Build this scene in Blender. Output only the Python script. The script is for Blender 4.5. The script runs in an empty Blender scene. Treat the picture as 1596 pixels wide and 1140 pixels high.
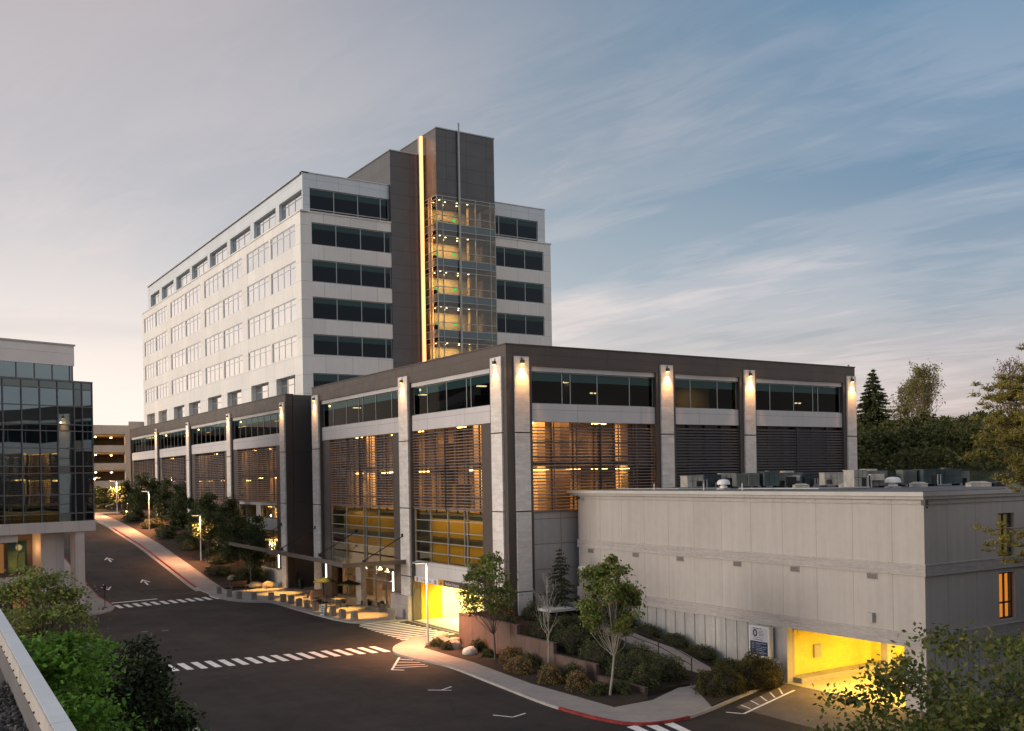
import bpy, math, random
import numpy as np
from mathutils import Vector, Matrix
R = math.radians
scene = bpy.context.scene
COL = scene.collection
# ---------------------------------------------------------------- camera
cam_d = bpy.data.cameras.new('camera'); cam = bpy.data.objects.new('camera', cam_d); COL.objects.link(cam)
scene.camera = cam
YAW, ROLL = R(32.474), R(-0.9632)
f = Vector((math.sin(YAW), math.cos(YAW), 0)); r0 = Vector((math.cos(YAW), -math.sin(YAW), 0)); u0 = Vector((0, 0, 1))
rr = math.cos(ROLL)*r0 + math.sin(ROLL)*u0; uu = -math.sin(ROLL)*r0 + math.cos(ROLL)*u0
cam.matrix_world = Matrix(((rr.x, uu.x, -f.x, 0), (rr.y, uu.y, -f.y, 0), (rr.z, uu.z, -f.z, 12.6), (0, 0, 0, 1)))
cam_d.sensor_width = 36; cam_d.lens = 36*1549.4/1596
cam_d.shift_y = (743-570)/1596
cam_d.clip_start = 0.1; cam_d.clip_end = 6000
scene.view_settings.view_transform = 'Standard'; scene.view_settings.look = 'None'
scene.view_settings.exposure = 0.56; scene.view_settings.gamma = 1
scene.cycles.max_bounces = 6; scene.cycles.transparent_max_bounces = 24
scene.cycles.sample_clamp_indirect = 4
scene.cycles.use_denoising = True
# ---------------------------------------------------------------- sky
world = bpy.data.worlds.new('World'); scene.world = world; world.use_nodes = True
SUN_HEAD, SUN_EL = R(283), R(5)
def build_sky():
    nt = world.node_tree; N = nt.nodes; L = nt.links; N.clear()
    def n(t, **k):
        x = N.new(t)
        for a, b in k.items(): setattr(x, a, b)
        return x
    def m(op, a, b=None, c=None, clamp=False):
        x = n('ShaderNodeMath', operation=op); x.use_clamp = clamp
        for i, v in enumerate((a, b, c)):
            if v is None: continue
            if isinstance(v, (int, float)): x.inputs[i].default_value = v
            else: L.new(v, x.inputs[i])
        return x.outputs[0]
    def mix(fac, a, b, kind='MIX'):
        x = n('ShaderNodeMix', data_type='RGBA', blend_type=kind)
        for i, v in ((0, fac), (6, a), (7, b)):
            if isinstance(v, (int, float)): x.inputs[i].default_value = v
            elif isinstance(v, tuple): x.inputs[i].default_value = (*v, 1)
            else: L.new(v, x.inputs[i])
        return x.outputs[2]
    def ramp(fac, stops, mode='LINEAR'):
        x = n('ShaderNodeValToRGB'); e = x.color_ramp.elements; x.color_ramp.interpolation = mode
        while len(e) < len(stops): e.new(0.5)
        for el, (p, c) in zip(e, stops): el.position = p; el.color = (*c, 1) if len(c) == 3 else c
        L.new(fac, x.inputs[0]); return x.outputs[0]
    out = n('ShaderNodeOutputWorld'); bg = n('ShaderNodeBackground')
    sky = n('ShaderNodeTexSky', sky_type='NISHITA'); sky.sun_disc = False
    sky.sun_elevation = SUN_EL; sky.sun_rotation = SUN_HEAD; sky.air_density = 1.0; sky.dust_density = 2.0
    tc = n('ShaderNodeTexCoord'); sep = n('ShaderNodeSeparateXYZ'); L.new(tc.outputs['Generated'], sep.inputs[0])
    x, y, z = sep.outputs
    hl = m('SQRT', m('ADD', m('MULTIPLY', x, x), m('ADD', m('MULTIPLY', y, y), 1e-5)))
    # azimuth closeness to the afterglow: heading -30 deg
    gx, gy = math.sin(R(-30)), math.cos(R(-30))
    c = m('DIVIDE', m('ADD', m('MULTIPLY', x, gx), m('MULTIPLY', y, gy)), hl)     # 1 .. -1
    az = m('MULTIPLY_ADD', c, 0.5, 0.5)
    el = m('MULTIPLY', m('ARCTAN2', z, hl), 2/math.pi)                              # 0..1 over 0..90deg
    # in frame: el 0..0.29 ; az left edge .91 , right edge ~.5
    glow = ramp(el, [(0, (.92, .76, .64)), (.05, (.86, .74, .66)), (.10, (.63, .58, .56)), (.17, (.39, .395, .425)), (.29, (.385, .345, .355)), (.5, (.30, .30, .34)), (1, (.20, .23, .30))])
    mid = ramp(el, [(0, (.60, .50, .44)), (.05, (.50, .455, .43)), (.12, (.30, .35, .40)), (.20, (.165, .235, .305)), (.29, (.12, .19, .27)), (.5, (.13, .18, .26)), (1, (.14, .18, .26))])
    far = ramp(el, [(0, (.40, .31, .29)), (.04, (.36, .315, .31)), (.10, (.25, .30, .36)), (.17, (.12, .20, .30)), (.29, (.055, .165, .29)), (.5, (.08, .15, .25)), (1, (.12, .16, .24))])
    back = ramp(el, [(0, (.70, .62, .57)), (.1, (.66, .61, .59)), (.3, (.46, .46, .49)), (1, (.20, .22, .28))])
    a1 = ramp(az, [(.66, (0, 0, 0)), (.91, (1, 1, 1))], 'EASE')
    a2 = ramp(az, [(.48, (0, 0, 0)), (.72, (1, 1, 1))], 'EASE')
    glow = mix(ramp(az, [(.92, (0, 0, 0)), (.99, (1, 1, 1))], 'EASE'), glow, ramp(el, [(0, (1.15, .88, .68)), (.10, (1.0, .84, .72)), (.18, (.72, .66, .62)), (.30, (.46, .43, .43)), (1, (.2, .23, .30))]))
    a3 = ramp(az, [(.12, (0, 0, 0)), (.46, (1, 1, 1))], 'EASE')
    base = mix(a3, back, mix(a2, far, mix(a1, mid, glow)))
    # real scattering sky underneath
    skys = mix(1.0, sky.outputs[0], (0.09, 0.09, 0.09), 'MULTIPLY')
    base = mix(0.88, skys, base)
    # streaked high cloud, projected onto a flat layer overhead
    zz = m('ADD', m('MAXIMUM', z, 0.0), 0.10)
    px, py = m('DIVIDE', x, zz), m('DIVIDE', y, zz)
    comb = n('ShaderNodeCombineXYZ'); L.new(px, comb.inputs[0]); L.new(py, comb.inputs[1])
    def noise(rot, sc, scale, det, rough, dist=0.0, off=(0, 0, 0)):
        m0 = n('ShaderNodeMapping'); m0.inputs['Rotation'].default_value = (0, 0, R(rot)); L.new(comb.outputs[0], m0.inputs[0])
        mp = n('ShaderNodeMapping'); mp.inputs['Scale'].default_value = sc; mp.inputs['Location'].default_value = off
        L.new(m0.outputs[0], mp.inputs[0]); t = n('ShaderNodeTexNoise'); L.new(mp.outputs[0], t.inputs['Vector'])
        t.inputs['Scale'].default_value = scale; t.inputs['Detail'].default_value = det; t.inputs['Roughness'].default_value = rough
        t.inputs['Distortion'].default_value = dist; return t.outputs['Fac']
    big = noise(-100, (0.6, 1.0, 1), 0.80, 4, .55, .4, (3.1, 0.7, 0))
    str_ = noise(-112, (0.5, 1.1, 1), 1.5, 8, .6, 1.2, (1.3, 4.1, 0))
    fine = noise(-105, (0.55, 1.8, 1), 5.0, 8, .66, .9, (7.7, 2.2, 0))
    k = m('ADD', m('MULTIPLY', big, .62), m('ADD', m('MULTIPLY', str_, .20), m('MULTIPLY', fine, .18)))
    cm = ramp(k, [(.44, (0, 0, 0)), (.51, (.35, .35, .35)), (.61, (1, 1, 1))], 'EASE')
    low = ramp(el, [(0, (.60, .60, .60)), (.10, (.70, .70, .70)), (.20, (.42, .42, .42)), (.29, (.12, .12, .12)), (1, (.2, .2, .2))])
    ccol = mix(a2, mix(ramp(el, [(0, (0, 0, 0)), (.15, (1, 1, 1))]), (.60, .49, .45), (.37, .40, .45)), mix(ramp(el, [(0, (0, 0, 0)), (.2, (1, 1, 1))]), (.80, .69, .62), (.44, .40, .41)))
    ccol = mix(a3, (.55, .52, .52), ccol)
    final = mix(m('MULTIPLY', cm, low), base, ccol)
    # thin darker bands low over the trees
    dk = noise(10, (0.25, 1.0, 1), 0.9, 4, .5, .2, (9.2, 5.0, 0))
    dfac = m('MULTIPLY', ramp(dk, [(.52, (0, 0, 0)), (.68, (1, 1, 1))], 'EASE'), .16)
    final = mix(dfac, final, (.20, .205, .235))
    L.new(final, bg.inputs[0]); bg.inputs[1].default_value = 1.0; L.new(bg.outputs[0], out.inputs[0])
build_sky()
sd = bpy.data.lights.new('sun', 'SUN'); sun = bpy.data.objects.new('sun', sd); COL.objects.link(sun)
sd.energy = 2.25; sd.angle = R(35); sd.color = (1.0, .87, .75)
sdir = Vector((math.sin(SUN_HEAD)*math.cos(SUN_EL), math.cos(SUN_HEAD)*math.cos(SUN_EL), math.sin(SUN_EL)))
sun.rotation_euler = (-sdir).to_track_quat('-Z', 'Y').to_euler()

# ---------------------------------------------------------------- materials
MATS = {}
def mat(name, col, rough=.8, var=.12, vscale=1.5, var2=0.0, bump=0.0, bscale=20, metal=0.0, spec=.3,
        grid=None, streak=0.0, crack=0.0, coords='Object', emit=None, estr=0.0, stretch=(1, 1, 1), detail=6, joint=.45):
    """procedural surface: base colour, two scales of mottling, optional panel joints and rain streaks"""
    if name in MATS: return MATS[name]
    M = bpy.data.materials.new(name); M.use_nodes = True; nt = M.node_tree; N = nt.nodes; L = nt.links
    b = N['Principled BSDF']; b.inputs['Roughness'].default_value = rough; b.inputs['Metallic'].default_value = metal
    b.inputs['Specular IOR Level'].default_value = spec
    tc = N.new('ShaderNodeTexCoord'); mp = N.new('ShaderNodeMapping'); mp.inputs['Scale'].default_value = stretch
    L.new(tc.outputs[coords], mp.inputs[0])
    def noise(scale, det=detail, src=None):
        t = N.new('ShaderNodeTexNoise'); t.inputs['Scale'].default_value = scale; t.inputs['Detail'].default_value = det
        t.inputs['Roughness'].default_value = .6
        L.new(src or mp.outputs[0], t.inputs['Vector']); return t.outputs['Fac']
    def mr(fac, lo, hi):
        x = N.new('ShaderNodeMapRange'); x.inputs[1].default_value = .3; x.inputs[2].default_value = .7
        x.inputs[3].default_value = lo; x.inputs[4].default_value = hi; L.new(fac, x.inputs[0]); return x.outputs[0]
    def mul(a, v):
        x = N.new('ShaderNodeMix'); x.data_type = 'RGBA'; x.blend_type = 'MULTIPLY'; x.inputs[0].default_value = 1
        if isinstance(a, tuple): x.inputs[6].default_value = (*a, 1)
        else: L.new(a, x.inputs[6])
        L.new(v, x.inputs[7]); return x.outputs[2]
    c = mul(tuple(col), mr(noise(vscale), 1-var, 1+var))
    if var2: c = mul(c, mr(noise(vscale*9, 4), 1-var2, 1+var2))
    if streak:
        m2 = N.new('ShaderNodeMapping'); m2.inputs['Scale'].default_value = (2.2, 2.2, .12); L.new(tc.outputs[coords], m2.inputs[0])
        c = mul(c, mr(noise(1.2, 6, m2.outputs[0]), 1-streak, 1+streak*.6))
    if crack:
        w0 = N.new('ShaderNodeTexNoise'); w0.inputs['Scale'].default_value = .8; w0.inputs['Detail'].default_value = 5; L.new(tc.outputs[coords], w0.inputs['Vector'])
        ad0 = N.new('ShaderNodeMix'); ad0.data_type = 'RGBA'; ad0.blend_type = 'ADD'; ad0.inputs[0].default_value = 1; L.new(tc.outputs[coords], ad0.inputs[6]); L.new(w0.outputs['Color'], ad0.inputs[7])
        vo = N.new('ShaderNodeTexVoronoi'); vo.feature = 'DISTANCE_TO_EDGE'; vo.inputs['Scale'].default_value = .16; L.new(ad0.outputs[2], vo.inputs['Vector'])
        mc = N.new('ShaderNodeMapRange'); mc.inputs[1].default_value = .0; mc.inputs[2].default_value = .012; mc.inputs[3].default_value = 1-crack; mc.inputs[4].default_value = 1; L.new(vo.outputs[0], mc.inputs[0]); c = mul(c, mc.outputs[0])
        m3 = N.new('ShaderNodeMapping'); m3.inputs['Scale'].default_value = (.9, .05, 1); L.new(tc.outputs[coords], m3.inputs[0]); c = mul(c, mr(noise(1.0, 4, m3.outputs[0]), .86, 1.16))
    if grid:
        s = N.new('ShaderNodeSeparateXYZ'); L.new(tc.outputs[coords], s.inputs[0])
        ad = N.new('ShaderNodeMath'); ad.operation = 'ADD'; L.new(s.outputs[0], ad.inputs[0]); L.new(s.outputs[1], ad.inputs[1])
        cb = N.new('ShaderNodeCombineXYZ')
        o1 = N.new('ShaderNodeMath'); o1.operation = 'ADD'; o1.inputs[1].default_value = grid[3] if len(grid) > 3 else 0; L.new(ad.outputs[0], o1.inputs[0])
        o2 = N.new('ShaderNodeMath'); o2.operation = 'ADD'; o2.inputs[1].default_value = grid[4] if len(grid) > 4 else 0; L.new(s.outputs[2], o2.inputs[0])
        L.new(o1.outputs[0], cb.inputs[0]); L.new(o2.outputs[0], cb.inputs[1])
        br = N.new('ShaderNodeTexBrick'); br.offset = 0 if grid[2] >= 0 else .5; br.inputs['Scale'].default_value = 1
        br.inputs['Brick Width'].default_value = grid[0]; br.inputs['Row Height'].default_value = grid[1]
        br.inputs['Mortar Size'].default_value = abs(grid[2]); br.inputs['Mortar Smooth'].default_value = .2
        br.inputs['Color1'].default_value = (1, 1, 1, 1); br.inputs['Color2'].default_value = (.93, .93, .93, 1)
        br.inputs['Mortar'].default_value = (joint, joint, joint, 1); br.inputs['Bias'].default_value = 0
        L.new(cb.outputs[0], br.inputs['Vector']); c = mul(c, br.outputs['Color'])
    L.new(c, b.inputs['Base Color'])
    L.new(mr(noise(vscale*3), max(0, rough-.08), min(1, rough+.08)), b.inputs['Roughness'])
    if bump:
        bp = N.new('ShaderNodeBump'); bp.inputs['Strength'].default_value = bump; bp.inputs['Distance'].default_value = .02
        L.new(noise(bscale), bp.inputs['Height']); L.new(bp.outputs[0], b.inputs['Normal'])
    if emit:
        b.inputs['Emission Color'].default_value = (*emit, 1); b.inputs['Emission Strength'].default_value = estr
    MATS[name] = M; return M
def emis(name, col, s):
    if name in MATS: return MATS[name]
    M = bpy.data.materials.new(name); M.use_nodes = True; N = M.node_tree.nodes; N.clear()
    o = N.new('ShaderNodeOutputMaterial'); e = N.new('ShaderNodeEmission'); e.inputs[0].default_value = (*col, 1); e.inputs[1].default_value = s
    M.node_tree.links.new(e.outputs[0], o.inputs[0]); MATS[name] = M; return M
def glass(name, f0=.06, pw=2.2, body=None, tint=(.35, .42, .42), gcol=(1, 1, 1), rough=.02, wobble=0.0, wscale=.35):
    """coated pane: body None = see-through with tint, else an opaque dark body behind the reflection"""
    if name in MATS: return MATS[name]
    M = bpy.data.materials.new(name); M.use_nodes = True; nt = M.node_tree; N = nt.nodes; L = nt.links; N.clear()
    o = N.new('ShaderNodeOutputMaterial'); mx = N.new('ShaderNodeMixShader')
    lw = N.new('ShaderNodeLayerWeight'); lw.inputs[0].default_value = .5
    # Facing output at blend .5 is 1-cos
    p = N.new('ShaderNodeMath'); p.operation = 'POWER'; L.new(lw.outputs['Facing'], p.inputs[0]); p.inputs[1].default_value = pw
    q = N.new('ShaderNodeMath'); q.operation = 'MULTIPLY_ADD'; L.new(p.outputs[0], q.inputs[0]); q.inputs[1].default_value = 1-f0; q.inputs[2].default_value = f0
    L.new(q.outputs[0], mx.inputs[0])
    if body is None:
        t = N.new('ShaderNodeBsdfTransparent'); t.inputs[0].default_value = (*tint, 1)
    else:
        t = N.new('ShaderNodeBsdfDiffuse'); t.inputs[0].default_value = (*body, 1)
    g = N.new('ShaderNodeBsdfGlossy'); g.inputs['Roughness'].default_value = rough; g.inputs[0].default_value = (*gcol, 1)
    if wobble:
        tc = N.new('ShaderNodeTexCoord'); ns = N.new('ShaderNodeTexNoise'); ns.inputs['Scale'].default_value = wscale; ns.inputs['Detail'].default_value = 1
        L.new(tc.outputs['Object'], ns.inputs['Vector']); bp = N.new('ShaderNodeBump'); bp.inputs['Strength'].default_value = wobble; bp.inputs['Distance'].default_value = .1
        L.new(ns.outputs[0], bp.inputs['Height']); L.new(bp.outputs[0], g.inputs['Normal'])
    L.new(t.outputs[0], mx.inputs[1]); L.new(g.outputs[0], mx.inputs[2]); L.new(mx.outputs[0], o.inputs[0]); MATS[name] = M; return M
def leafmat(name, cols, trans=.25, rough=.6):
    if name in MATS: return MATS[name]
    M = bpy.data.materials.new(name); M.use_nodes = True; nt = M.node_tree; N = nt.nodes; L = nt.links; N.clear()
    o = N.new('ShaderNodeOutputMaterial'); g = N.new('ShaderNodeNewGeometry'); rp = N.new('ShaderNodeValToRGB')
    e = rp.color_ramp.elements
    while len(e) < len(cols): e.new(.5)
    for i, (el, c) in enumerate(zip(e, cols)): el.position = i/(len(cols)-1); el.color = (*c, 1)
    L.new(g.outputs['Random Per Island'], rp.inputs[0])
    tc = N.new('ShaderNodeTexCoord'); ns = N.new('ShaderNodeTexNoise'); ns.inputs['Scale'].default_value = .9; ns.inputs['Detail'].default_value = 3
    L.new(tc.outputs['Object'], ns.inputs['Vector']); mr = N.new('ShaderNodeMapRange'); mr.inputs[1].default_value = .3; mr.inputs[2].default_value = .7; mr.inputs[3].default_value = .6; mr.inputs[4].default_value = 1.4
    L.new(ns.outputs[0], mr.inputs[0]); mx = N.new('ShaderNodeMix'); mx.data_type = 'RGBA'; mx.blend_type = 'MULTIPLY'; mx.inputs[0].default_value = 1
    L.new(rp.outputs[0], mx.inputs[6]); L.new(mr.outputs[0], mx.inputs[7])
    d = N.new('ShaderNodeBsdfPrincipled'); d.inputs['Roughness'].default_value = rough; d.inputs['Specular IOR Level'].default_value = .25; L.new(mx.outputs[2], d.inputs[0])
    t = N.new('ShaderNodeBsdfTranslucent'); L.new(mx.outputs[2], t.inputs[0]); ms = N.new('ShaderNodeMixShader'); ms.inputs[0].default_value = trans
    L.new(d.outputs[0], ms.inputs[1]); L.new(t.outputs[0], ms.inputs[2]); L.new(ms.outputs[0], o.inputs[0]); MATS[name] = M; return M

asphalt = mat('asphalt', (.031, .0245, .0230), .8, .34, .10, .16, .35, 45, crack=.35)
asphalt_brown = mat('asphalt_brown', (.15, .118, .098), .85, .2, .3, .16, .35, 45)
concrete_walk = mat('concrete_walk', (.33, .30, .28), .85, .12, .35, .08, .15, 30, grid=(1.6, 400, .02), joint=.6)
plaza_m = mat('plaza_paving', (.36, .32, .30), .8, .12, .3, .06, .1, 30, grid=(1.5, 400, .02), joint=.62)
kerb_m = mat('kerb_concrete', (.34, .32, .30), .85, .15, .8, .1)
red_m = mat('red_kerb_paint', (.27, .035, .032), .8, .35, 1.2, .35)
paint = mat('road_paint', (.85, .83, .80), .7, .14, .9, .16)
soil = mat('mulch', (.036, .024, .017), .95, .35, 1.0, .4, .8, 14)
grass_g = mat('ground_cover', (.035, .04, .018), .95, .4, .6, .4, .8, 8)
brown = mat('brown_metal', (.092, .075, .066), .45, .08, .5, .03, metal=.0, grid=(3.0, .73, .015, 0, .04), joint=.5)
brown_pl = mat('brown_trim', (.082, .067, .060), .5, .08, .8)
white_p = mat('white_panel', (.56, .54, .53), .6, .06, .4, .02, streak=.05, grid=(4.9, 5, .015), joint=.55)
tower_w = mat('tower_white_panel', (.80, .775, .73), .55, .05, .2, .02, streak=.05, grid=(3.75, 2.41, .035, .6, .35), joint=.66)
tower_s = mat('tower_silver_panel', (.60, .645, .67), .40, .06, .2, .02, metal=.15, grid=(3.0, 1.1, .03, 0, .2), joint=.7)
tower_d = mat('tower_dark_panel', (.082, .082, .088), .38, .07, .2, .02, metal=.35, spec=.6, grid=(3.15, 1.9, .04, 0, .2), joint=.55)
stone = mat('stone_cladding', (.68, .64, .60), .8, .16, 1.2, .12, .3, 14, grid=(1.9, .52, -.008), joint=.75, stretch=(1, 1, 3))
beige_p = mat('beige_precast', (.40, .38, .37), .75, .06, .3, .04, streak=.08, grid=(5.1, 1.93, .03, 0.4, .35), joint=.45)
conc_w = mat('old_painted_concrete', (.42, .39, .365), .9, .05, .22, .03, .2, 9, streak=.085, grid=(2.55, 60, .02, .6), joint=.66)
conc_band = mat('board_marked_concrete', (.37, .345, .33), .95, .14, .7, .28, .9, 6, streak=.05, stretch=(.5, .5, 9))
conc_rib = mat('ribbed_concrete', (.36, .35, .34), .9, .10, .3, .06, .3, 9, streak=.22)
alu = mat('aluminium', (.34, .36, .36), .4, .05, 1, metal=.4)
alu_d = mat('dark_aluminium', (.06, .058, .06), .45, .05, 1, metal=.3)
louv_k = mat('louvre_dark_metal', (.062, .058, .062), .6, .08, .5)
louv_m = mat('louvre_metal', (.135, .122, .128), .5, .06, .5, metal=.2)
teal_m = mat('teal_spandrel', (.035, .085, .095), .2, .12, .6, spec=.8)
int_wall = mat('interior_wall', (.60, .52, .42), .85, .12, .3)
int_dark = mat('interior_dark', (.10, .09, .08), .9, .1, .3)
int_brown = mat('interior_screen', (.17, .14, .12), .85, .25, .5)
int_slab = mat('interior_slab', (.32, .28, .24), .85, .1, .5)
blind_m = mat('yellow_blind', (.52, .33, .06), .85, .12, .35, .03, stretch=(1, 1, .4))
tan_m = mat('tan_wall', (.30, .22, .18), .85, .1, .6)
rust_wall = mat('brown_retaining_wall', (.13, .088, .075), .9, .12, .7, .06, streak=.1, grid=(1.75, 60, .02), joint=.4)
white_m = mat('white_metal', (.70, .70, .69), .45, .05, 1)
coping_m = mat('coping_metal', (.60, .64, .66), .35, .06, .8, .03, metal=.1)
flash_m = mat('flashing_metal', (.50, .46, .42), .5, .12, 1.5, .04, streak=.1)
dark_wallm = mat('roof_membrane', (.13, .125, .125), .85, .15, 1.0)
hvac_g = mat('hvac_grey', (.15, .165, .16), .8, .22, 1.4, .15, spec=.1, streak=.2)
hvac_w = mat('hvac_white', (.37, .355, .32), .6, .25, 1.6, .2, streak=.2)
hvac_t = mat('hvac_teal', (.06, .082, .085), .8, .25, 1.4, .15, spec=.1)
black_m = mat('black_metal', (.018, .018, .018), .5, .05, 1)
roof_m = mat('roof_surface', (.13, .13, .135), .9, .2, .4, .15)
bark = mat('bark', (.11, .085, .065), .9, .25, 4, .2, .6, 20)
bark_g = mat('golden_bark', (.22, .16, .10), .9, .25, 4, .2)
bark_p = mat('pale_bark', (.30, .27, .23), .9, .25, 4, .2, .4, 20)
rock_m = mat('boulder_stone', (.40, .33, .27), .9, .22, 1.2, .2, .9, 6)
wood_m = mat('bench_wood', (.14, .09, .065), .8, .15, 3)
brick_m = mat('bollard_concrete', (.19, .175, .165), .9, .12, 3, .1)
orange_m = mat('orange_plastic', (.55, .12, .05), .6, .1, 3)
g_tower = glass('tower_glass', .22, 1.1, (.006, .011, .014), gcol=(.95, .97, 1))
g_face = glass('tower_front_glass', .016, 3.0, (.004, .006, .009), gcol=(.7, .85, 1))
g_pod = glass('podium_glass', .010, 7.5, None, (.22, .23, .22))
g_clear = glass('clear_glass', .04, 3.0, None, (.82, .84, .80))
g_teal = glass('teal_glass', .03, 6.0, (.010, .032, .034), gcol=(.7, .95, 1))
g_office = glass('office_mirror_glass', .21, 1.7, (.006, .009, .012), gcol=(.60, .78, .88), wobble=.10, wscale=.28)
g_canopy = glass('canopy_glass', .16, 1.6, None, (.36, .32, .28), rough=.08)
e_warm = emis('lamp_warm', (1, .62, .22), 9)
e_strip = emis('light_fin', (1, .40, .16), 1.75)
e_white = emis('sconce_white', (1, .90, .74), 4)
e_yel = emis('fixture_yellow', (1, .60, .18), 9)
e_down = emis('downlight', (1, .72, .38), 14)
e_green = emis('exit_green', (.05, .9, .15), 1.4)
e_sod = emis('sodium_lamp', (1, .50, .16), 6)

# ---------------------------------------------------------------- mesh builder
class MB:
    def __init__(s): s.v = []; s.f = []; s.m = []
    def quad(s, pts, m=0):
        i = len(s.v); s.v += [tuple(p) for p in pts]; s.f.append(tuple(range(i, i+len(pts)))); s.m.append(m); return s
    def hexa(s, P, m=0):
        i = len(s.v); s.v += [tuple(p) for p in P]
        for q in ((0, 3, 2, 1), (4, 5, 6, 7), (0, 1, 5, 4), (1, 2, 6, 5), (2, 3, 7, 6), (3, 0, 4, 7)):
            s.f.append(tuple(i+k for k in q)); s.m.append(m)
        return s
    def box(s, x0, x1, y0, y1, z0, z1, m=0):
        x0, x1 = min(x0, x1), max(x0, x1); y0, y1 = min(y0, y1), max(y0, y1); z0, z1 = min(z0, z1), max(z0, z1)
        return s.hexa([(x0, y0, z0), (x1, y0, z0), (x1, y1, z0), (x0, y1, z0), (x0, y0, z1), (x1, y0, z1), (x1, y1, z1), (x0, y1, z1)], m)
    def fb(s, F, u0, u1, w0, w1, z0, z1, m=0):
        """box in a facade frame: u along the wall, w outwards, z up"""
        P = [F(u, w, z) for z in (z0, z1) for (u, w) in ((u0, w0), (u1, w0), (u1, w1), (u0, w1))]
        return s.hexa(P, m)
    def prism(s, poly, z0, z1, m=0):
        n = len(poly); i = len(s.v); s.v += [(x, y, z0) for x, y in poly]+[(x, y, z1) for x, y in poly]
        s.f.append(tuple(range(i+n-1, i-1, -1))); s.f.append(tuple(range(i+n, i+2*n))); s.m += [m, m]
        for k in range(n):
            j = (k+1) % n; s.f.append((i+k, i+j, i+n+j, i+n+k)); s.m.append(m)
        return s
    def tube(s, pts, rad, n=8, m=0, cap=True):
        pts = [Vector(p) for p in pts]; i0 = len(s.v); k = len(pts)
        if not hasattr(rad, '__len__'): rad = [rad]*k
        for a, p in enumerate(pts):
            d = (pts[min(a+1, k-1)]-pts[max(a-1, 0)]); d = d.normalized() if d.length > 1e-9 else Vector((0, 0, 1))
            e = Vector((1, 0, 0)) if abs(d.x) < .8 else Vector((0, 1, 0)); x = d.cross(e).normalized(); y = d.cross(x)
            for j in range(n):
                t = 2*math.pi*j/n; s.v.append(tuple(p+rad[a]*(math.cos(t)*x+math.sin(t)*y)))
        for a in range(k-1):
            for j in range(n):
                b = i0+a*n; s.f.append((b+j, b+(j+1) % n, b+n+(j+1) % n, b+n+j)); s.m.append(m)
        if cap:
            s.f.append(tuple(i0+j for j in range(n-1, -1, -1))); s.f.append(tuple(i0+(k-1)*n+j for j in range(n))); s.m += [m, m]
        return s
    def cyl(s, x, y, z0, z1, r, n=16, m=0, r1=None): return s.tube([(x, y, z0), (x, y, z1)], [r, r if r1 is None else r1], n, m)
    def build(s, name, mats, parent=None, smooth=False, org=(0, 0, 0), **props):
        me = bpy.data.meshes.new(name); o0 = Vector(org)
        me.from_pydata([tuple(Vector(v)-o0) for v in s.v] if o0.length else s.v, [], s.f)
        if not isinstance(mats, (list, tuple)): mats = [mats]
        for q in mats: me.materials.append(q)
        if len(mats) > 1: me.polygons.foreach_set('material_index', s.m)
        me.update(calc_edges=True)
        import bmesh
        bm = bmesh.new(); bm.from_mesh(me); bmesh.ops.recalc_face_normals(bm, faces=bm.faces); bm.to_mesh(me); bm.free()
        if smooth: me.polygons.foreach_set('use_smooth', [True]*len(me.polygons))
        o = bpy.data.objects.new(name, me); COL.objects.link(o)
        if parent is not None: o.parent = parent
        else: o.location = o0
        for a, b in props.items(): o[a] = b
        return o
def thing(name, label, cat, loc=(0, 0, 0), group=None, rz=0, kind=None):
    o = bpy.data.objects.new(name, None); COL.objects.link(o); o.location = loc; o.rotation_euler = (0, 0, rz); o.empty_display_size = .3
    o['label'] = label; o['category'] = cat
    if group: o['group'] = group
    if kind: o['kind'] = kind
    return o
def tag(o, label, cat, group=None, kind=None):
    o['label'] = label; o['category'] = cat
    if group: o['group'] = group
    if kind: o['kind'] = kind
    return o
def copy_tree(o, parent=None):
    c = o.copy(); COL.objects.link(c); c.parent = parent
    for ch in [x for x in o.children]: copy_tree(ch, c)
    return c
def dup(o, loc, rz, label, scale=1):
    c = copy_tree(o); c.location = loc; c.rotation_euler = (0, 0, rz); c.scale = (scale,)*3; c['label'] = label; return c
def light(name, kind, loc, energy, col, parent=None, **k):
    d = bpy.data.lights.new(name, kind); d.energy = energy; d.color = col
    rot = k.pop('rot', None)
    for a, b in k.items(): setattr(d, a, b)
    o = bpy.data.objects.new(name, d); COL.objects.link(o); o.location = loc
    if rot: o.rotation_euler = rot
    if parent: o.parent = parent
    return o
_txt = {}
def text(s, size, F, u, w, z, name, m, parent, mirror=False, align='LEFT', sx=1.0):
    """lettering laid on a facade frame (thin solid letters)"""
    cu = bpy.data.curves.new('t', 'FONT'); cu.body = s; cu.size = size; cu.extrude = .006; cu.align_x = align
    ob = bpy.data.objects.new('t', cu); COL.objects.link(ob); dg = bpy.context.evaluated_depsgraph_get()
    me = bpy.data.meshes.new_from_object(ob.evaluated_get(dg)); bpy.data.objects.remove(ob)
    for v in me.vertices:
        x, y, zz = v.co; v.co = F(u+(x*sx if not mirror else -x*sx), w+zz, z+y)
    me.name = name; me.materials.append(m); o = bpy.data.objects.new(name, me); COL.objects.link(o); o.parent = parent; return o
def FX(X): return lambda u, w, z: (X-w, u, z)        # wall facing -X, u = world Y
def FY(Y): return lambda u, w, z: (u, Y-w, z)        # wall facing -Y, u = world X
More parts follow.
